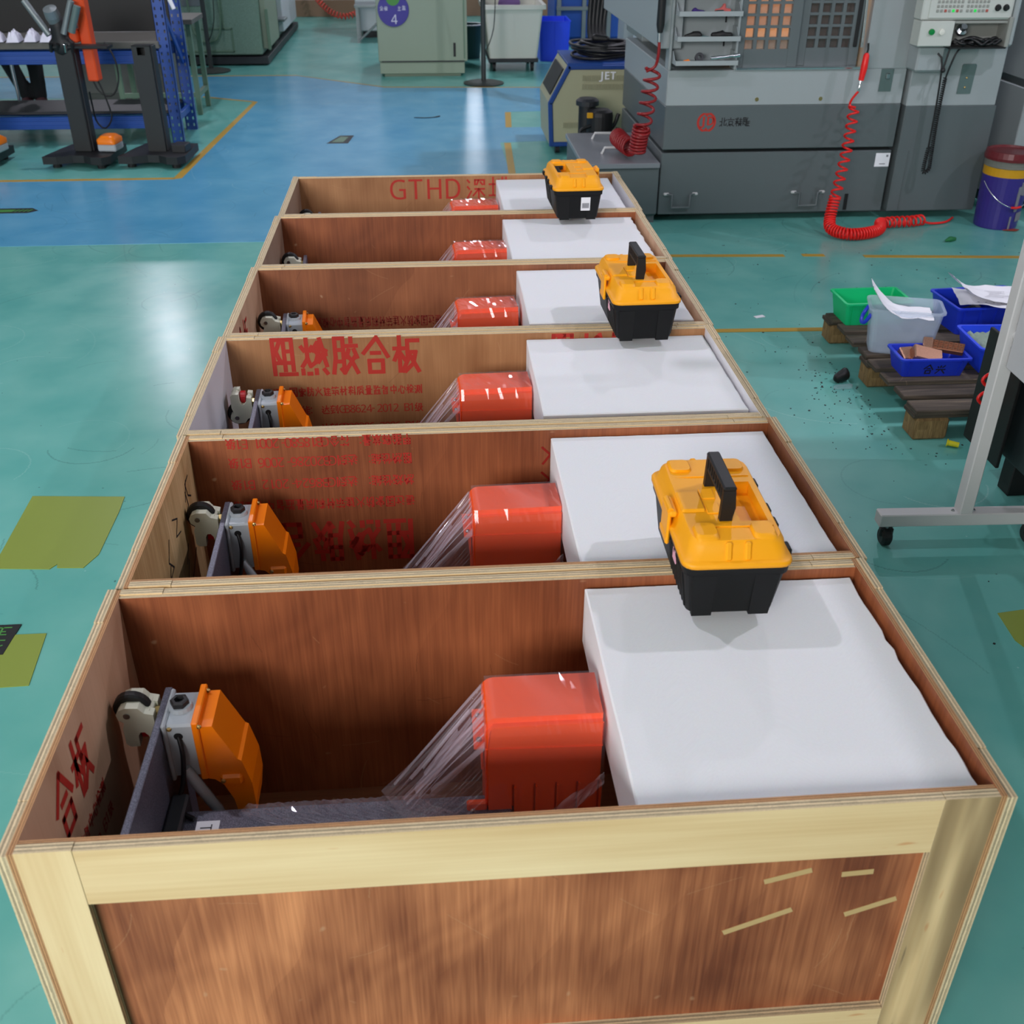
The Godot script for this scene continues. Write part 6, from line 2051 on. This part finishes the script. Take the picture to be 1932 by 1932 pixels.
func sign_board(txt: String, label: String, pos: Vector3) -> Node3D:
	var t := thing("number_sign", label, "sign", pos)
	part("disc", G.new().at(Transform3D(Basis(Vector3.RIGHT, PI / 2), Vector3.ZERO)).lathe([Vector2(0, -0.006), Vector2(0.152, -0.006), Vector2(0.155, 0.0), Vector2(0.152, 0.006), Vector2(0, 0.006)], 36), M.sign_purple, t)
	var g := G.new()
	g.at(Transform3D(Basis.IDENTITY, Vector3(0, 0, 0.0065)))
	latin(g, txt, Vector2(-0.025, -0.085), 0.085, 1.0)
	hanzi(g, "全", Vector2(-0.115, 0.015), Vector2(0.03, 0.036), 0.005)
	hanzi(g, "检", Vector2(-0.072, 0.012), Vector2(0.03, 0.036), 0.005)
	hanzi(g, "主", Vector2(0.06, 0.012), Vector2(0.03, 0.036), 0.005)
	hanzi(g, "监", Vector2(0.105, 0.018), Vector2(0.03, 0.036), 0.005)
	part("lettering", g, M.ink_grey_light, t)
	g = G.new()
	g.at(Transform3D(Basis.IDENTITY, Vector3(0, 0, 0.0)))
	var pts := []
	for k in 17:
		var a := PI + PI * k / 16.0
		pts.append(Vector2(cos(a) * 0.068, 0.105 + sin(a) * 0.068))
	pts.append(Vector2(0.05, 0.14))
	pts.append(Vector2(-0.05, 0.14))
	g.prism(pts, 0.006, 0.0085)
	part("green_field", g, M.sign_green, t)
	if txt == "2":
		part("pole", G.new().tube([Vector3(0, -0.84, -0.02), Vector3(0, 0.1, -0.02)], 0.014, 8), M.steel, t)
	return t

func pole_stand(label: String, pos: Vector3) -> void:
	var t := thing("pole_stand", label, "stand", pos)
	part("foot", G.new().lathe([Vector2(0, 0), Vector2(0.195, 0), Vector2(0.2, 0.012), Vector2(0.15, 0.024), Vector2(0.03, 0.035), Vector2(0, 0.035)], 32), M.stand_dark, t)
	part("pole", G.new().tube([Vector3(0, 0.03, 0), Vector3(0, 1.5, 0)], 0.024, 12), M.stand_dark, t)
	part("lead", G.new().tube(smooth_path([Vector3(0.02, 0.30, 0.02), Vector3(0.10, 0.5, 0.02), Vector3(0.11, 0.9, 0.02), Vector3(0.03, 1.3, 0.02)], 14), 0.005, 5), M.cable, t)

func person() -> void:
	# someone standing behind the bench in black clothes, mid-step
	var t := thing("person", "person in black clothes standing behind the blue bench", "person", Vector3(-2.86, 0, -8.95), deg_to_rad(20))
	var hip := Vector3(0, 0.90, 0)
	var bones := [[Vector3(-0.09, 0.90, 0), Vector3(0.09, 0.90, 0), 0.11, 0.11], [hip, Vector3(0, 1.15, 0), 0.12, 0.12], [Vector3(0, 1.15, 0), Vector3(0, 1.36, 0), 0.13, 0.13], [Vector3(-0.14, 1.40, 0), Vector3(0.14, 1.40, 0), 0.075, 0.075],
		[Vector3(0.09, 0.88, 0), Vector3(0.10, 0.50, 0.03), 0.095, 0.072], [Vector3(0.10, 0.50, 0.03), Vector3(0.09, 0.10, 0.0), 0.072, 0.055],
		[Vector3(-0.09, 0.88, 0), Vector3(-0.14, 0.50, 0.04), 0.095, 0.075], [Vector3(-0.14, 0.50, 0.04), Vector3(-0.02, 0.11, -0.05), 0.075, 0.055],
		[Vector3(0.19, 1.38, 0), Vector3(0.25, 1.10, 0.04), 0.055, 0.047], [Vector3(0.25, 1.10, 0.04), Vector3(0.20, 0.92, 0.22), 0.046, 0.036],
		[Vector3(-0.19, 1.38, 0), Vector3(-0.25, 1.10, 0.04), 0.055, 0.047], [Vector3(-0.25, 1.10, 0.04), Vector3(-0.18, 0.92, 0.22), 0.046, 0.036],
		[Vector3(0, 1.42, 0), Vector3(0, 1.52, 0.015), 0.055, 0.05]]
	part("body", blob(bones, 0.024, 0.05), M.trousers, t)
	var head := [[Vector3(0, 1.58, 0.02), Vector3(0, 1.64, 0.015), 0.075, 0.088], [Vector3(0, 1.53, 0.05), Vector3(0, 1.56, 0.05), 0.045, 0.055], [Vector3(0, 1.585, 0.10), Vector3(0, 1.61, 0.095), 0.013, 0.009], [Vector3(-0.085, 1.59, 0.0), Vector3(-0.085, 1.62, 0.0), 0.014, 0.016], [Vector3(0.085, 1.59, 0.0), Vector3(0.085, 1.62, 0.0), 0.014, 0.016], [Vector3(0, 1.47, 0.01), Vector3(0, 1.55, 0.015), 0.048, 0.048]]
	part("head", blob(head, 0.010, 0.02), M.skin, t)
	part("hair", blob([[Vector3(0, 1.66, -0.005), Vector3(0, 1.60, -0.035), 0.093, 0.075]], 0.012, 0.02), M.hair, t)
	for s in [-1.0, 1.0]:
		var hb := []
		var w := Vector3(s * 0.19, 0.92, 0.235)
		hb.append([w, w + Vector3(-s * 0.02, -0.02, 0.07), 0.026, 0.032])
		for k in 4:
			var b0 := w + Vector3(-s * 0.02 + (k - 1.5) * 0.019, -0.02, 0.085)
			hb.append([b0, b0 + Vector3(0, -0.012, 0.035), 0.0095, 0.009])
			hb.append([b0 + Vector3(0, -0.012, 0.035), b0 + Vector3(0, -0.034, 0.05), 0.009, 0.008])
		hb.append([w + Vector3(-s * 0.03, -0.01, 0.03), w + Vector3(-s * 0.065, -0.02, 0.07), 0.012, 0.009])
		part("hand", blob(hb, 0.006, 0.008), M.skin, t)
		var f := Vector3(0.09, 0, 0.0) if s > 0 else Vector3(-0.02, 0, -0.05)
		part("shoe", blob([[f + Vector3(0, 0.05, -0.02), f + Vector3(0, 0.04, 0.05), 0.048, 0.044], [f + Vector3(0, 0.036, 0.05), f + Vector3(0, 0.034, 0.15), 0.042, 0.033], [f + Vector3(0, 0.06, 0), f + Vector3(0, 0.11, 0), 0.045, 0.042]], 0.014, 0.03), M.shoe, t)

# ---------------------------------------------------------------- back of the hall
func back_of_hall() -> void:
	# green machine at the left of the aisle
	var t := thing("green_machine", "tall green enclosed machine left of the aisle", "machine", Vector3(-1.95, 0, -12.9))
	part("body", G.new().box(Vector3(0, 1.05, 0), Vector3(1.60, 1.9, 3.1), 0.01), M.deep_green, t)
	part("skid", G.new().box(Vector3(0.02, 0.05, 0.0), Vector3(1.68, 0.07, 3.2), 0.004), M.iron_dark, t)
	for z in [-1.4, -0.5, 0.5, 1.4]:
		part("foot", G.new().box(Vector3(0.78, 0.02, z), Vector3(0.14, 0.04, 0.18)), M.iron_dark, t)
	var fr := G.new()
	for q in [[-0.10, 0.36, 0.62, 0.018], [-0.10, 0.14, 0.62, 0.018]]:
		fr.box(Vector3(q[0] + 0.3, q[1], 1.553), Vector3(q[2], q[3], 0.012), 0.003)
	fr.box(Vector3(0.50, 0.25, 1.553), Vector3(0.018, 0.24, 0.012), 0.003)
	fr.box(Vector3(0.42, 0.9, 1.553), Vector3(0.018, 1.1, 0.012), 0.003)
	part("door_trim", fr, M.leg_green, t)
	part("notice", G.new().box(Vector3(0.12, 0.72, 1.553), Vector3(0.22, 0.28, 0.008), 0.002), M.tool_grey, t)
	part("hose", G.new().tube(smooth_path([Vector3(0.40, 1.2, 1.57), Vector3(0.40, 0.42, 1.58), Vector3(0.34, 0.26, 1.58), Vector3(0.18, 0.24, 1.58), Vector3(0.10, 0.36, 1.58), Vector3(0.06, 1.2, 1.58)], 24), 0.012, 6), M.leg_green, t)
	part("side_panel", G.new().box(Vector3(0.83, 0.62, 0.95), Vector3(0.06, 0.95, 0.95), 0.004), M.pale_green, t)
	part("side_panel", G.new().box(Vector3(0.83, 0.65, -0.75), Vector3(0.06, 1.0, 1.5), 0.004), M.side_white, t)
	part("drip_tray", G.new().box(Vector3(0.86, 0.30, 0.10), Vector3(0.10, 0.03, 0.30), 0.005), M.tool_grey, t)
	part("side_rail", G.new().box(Vector3(0.87, 0.34, 1.45), Vector3(0.03, 0.40, 0.04), 0.003), M.leg_green, t)
	# green cabinet with sign 4
	t = thing("green_cabinet", "pale green machine cabinet standing behind the round purple sign", "cabinet", Vector3(0.58, 0, -11.0))
	part("body", G.new().box(Vector3(0, 0.72, 0), Vector3(0.90, 1.15, 1.08), 0.008), M.pale_green, t)
	part("plinth", G.new().box(Vector3(-0.01, 0.085, 0.0), Vector3(0.86, 0.11, 1.06), 0.004), M.pale_green, t)
	part("foot_frame", G.new().box(Vector3(-0.01, 0.015, 0.0), Vector3(0.78, 0.03, 0.96)), M.pale_green, t)
	part("dark_slot_box", G.new().box(Vector3(0.32, 0.255, 0.541), Vector3(0.024, 0.13, 0.006), 0.002), M.rubber, t)  # dark box put in for the shade of a slot in the front
	part("edge_grime", G.new().box(Vector3(0.0, 0.148, 0.532), Vector3(0.84, 0.012, 0.016)), M.iron_dark, t)
	part("edge_trim", G.new().box(Vector3(0.42, 0.72, 0.543), Vector3(0.012, 1.1, 0.008), 0.002), M.leg_green, t)
	sign_board("4", "round purple sign numbered 4 on the pale green cabinet", Vector3(0.302, 0.625, -10.4525))
	# white tub on a dolly
	t = thing("white_tub", "tall white plastic tub on a wheeled dolly", "tub", Vector3(1.52, 0, -11.05))
	var g := G.new()
	g.loft([rrect(0.50, 0.62, 0.03, 0.13), rrect(0.60, 0.72, 0.03, 0.60), rrect(0.66, 0.78, 0.03, 0.60), rrect(0.66, 0.78, 0.03, 0.64), rrect(0.58, 0.70, 0.03, 0.64), rrect(0.48, 0.60, 0.03, 0.15)], true, true, false)
	part("shell", g, M.tub_white, t)
	part("dolly", G.new().box(Vector3(0, 0.11, 0), Vector3(0.52, 0.04, 0.64), 0.004), M.iron_dark, t)
	for p in [[-0.2, 0.26], [0.2, 0.26], [-0.2, -0.26], [0.2, -0.26]]:
		part("wheel", G.new().at(Transform3D(Basis(Vector3.BACK, PI / 2), Vector3(p[0], 0.045, p[1]))).lathe([Vector2(0, -0.015), Vector2(0.045, -0.015), Vector2(0.045, 0.015), Vector2(0, 0.015)], 14), M.rubber, t)
		part("fork", G.new().box(Vector3(p[0], 0.07, p[1]), Vector3(0.04, 0.045, 0.03)), M.iron_dark, t)
	solo("purple_bag", blob([[Vector3(-0.05, 0.08, 0), Vector3(0.06, 0.09, 0), 0.07, 0.06], [Vector3(0.0, 0.1, 0), Vector3(0.02, 0.19, 0), 0.08, 0.03]], 0.02, 0.04), M.rag_purple_pale, "purple bag lying in the white tub", "bag", Vector3(1.50, 0.53, -11.1))
	t = thing("blue_bin", "bright blue plastic bin behind the white tub", "bin", Vector3(2.03, 0, -11.68))
	part("shell", bin_mesh(0.34, 0.50, 0.40, 0.03, 0.02, 0.006), M.tub_blue, t)
	part("ribs", bin_ribs(0.34, 0.50, 0.39, 0.03, 3), M.tub_blue, t)
	t = thing("waste_bin", "dark teal waste bin between the green cabinet and the white tub", "bin", Vector3(1.10, 0, -11.75))
	part("shell", G.new().lathe([Vector2(0, 0), Vector2(0.115, 0), Vector2(0.14, 0.33), Vector2(0.148, 0.33), Vector2(0.148, 0.345), Vector2(0.132, 0.345), Vector2(0.108, 0.01), Vector2(0, 0.01)], 24), M.teal_bin, t)
	part("rim", G.new().lathe([Vector2(0.134, 0.342), Vector2(0.151, 0.342), Vector2(0.151, 0.352), Vector2(0.134, 0.352)], 24), M.plastic_bag, t)
	# white machine and frame in the middle distance
	t = thing("white_machine", "white enclosed machine far down the aisle", "machine", Vector3(0.32, 0, -14.1))
	part("body", G.new().box(Vector3(0.0, 1.0, 0), Vector3(1.15, 1.84, 1.2), 0.01), M.side_white, t)
	part("foot", G.new().box(Vector3(0.0, 0.04, 0), Vector3(1.0, 0.08, 1.1)), M.iron_dark, t)
	t = thing("steel_frame", "low steel angle frame before the white machine", "frame", Vector3(-0.10, 0, -13.05))
	for p in [[-0.11, 0.0], [0.25, 0.0], [-0.11, -0.35], [0.25, -0.35]]:
		part("leg", G.new().box(Vector3(p[0], 0.2, p[1]), Vector3(0.035, 0.40, 0.035)), M.tool_grey, t)
	part("top", G.new().box(Vector3(0.07, 0.41, -0.17), Vector3(0.42, 0.03, 0.42), 0.003), M.tool_grey, t)
	part("strut", G.new().tube([Vector3(-0.10, 0.03, 0.02), Vector3(0.25, 0.32, 0.02)], 0.016, 6), M.tool_grey, t)
	t = thing("air_hose", "faded red coiled hose sagging at the white back wall", "hose", Vector3(-0.8, 0, -15.75))
	part("coil", coil([Vector3(-0.35, 0.75, 0.0), Vector3(-0.22, 0.42, 0.08), Vector3(0.0, 0.16, 0.25), Vector3(0.22, 0.06, 0.35), Vector3(0.42, 0.08, 0.30), Vector3(0.6, 0.20, 0.2)], 30.0, 0.035, 0.011, 9, 5), M.hose_pink, t)
	# white pillar, blue cabinet and cables at the right of the aisle
	t = thing("white_pillar", "white steel pillar with pipe left of the machining centre", "pillar", Vector3(2.62, 0, -9.3))
	part("shaft", G.new().box(Vector3(0, 1.6, 0), Vector3(0.46, 3.2, 0.3), 0.006), M.white_paint, t)
	part("pipe", G.new().tube([Vector3(-0.10, 0.0, 0.2), Vector3(-0.10, 3.2, 0.2)], 0.045, 14), M.side_white, t)
	part("seam", G.new().box(Vector3(0.05, 1.6, 0.151), Vector3(0.01, 3.2, 0.004)), M.iron_dark, t)
	t = thing("blue_cabinet", "dark blue machine cabinet with steel frame behind the blue bin", "cabinet", Vector3(2.7, 0, -13.0))
	part("body", G.new().box(Vector3(0, 0.9, 0), Vector3(1.1, 1.6, 0.8), 0.006), M.rack_blue, t)
	part("foot", G.new().box(Vector3(0, 0.05, 0), Vector3(1.0, 0.1, 0.7)), M.rack_blue, t)
	for x in [-0.5, -0.2, 0.1]:
		part("frame_bar", G.new().box(Vector3(x, 0.8, 0.42), Vector3(0.05, 1.5, 0.05), 0.004), M.tool_grey, t)
	part("frame_bar", G.new().box(Vector3(-0.2, 0.42, 0.43), Vector3(0.66, 0.04, 0.05), 0.004), M.tool_grey, t)
	t = thing("hanging_cables", "thick black cables hanging down to the chiller's cable heap", "cable", Vector3(2.02, 0, -8.6))
	for k in 5:
		part("cable", G.new().tube(smooth_path([Vector3(0.05 + k * 0.03, 1.9, -0.1), Vector3(0.0 + k * 0.035, 1.1, 0.0), Vector3(-0.02 + k * 0.03, 0.62, 0.05), Vector3(0.05 + k * 0.03, 0.40, 0.3), Vector3(0.12 + k * 0.02, 0.45, 0.62)], 20), 0.022, 7), M.cable, t)
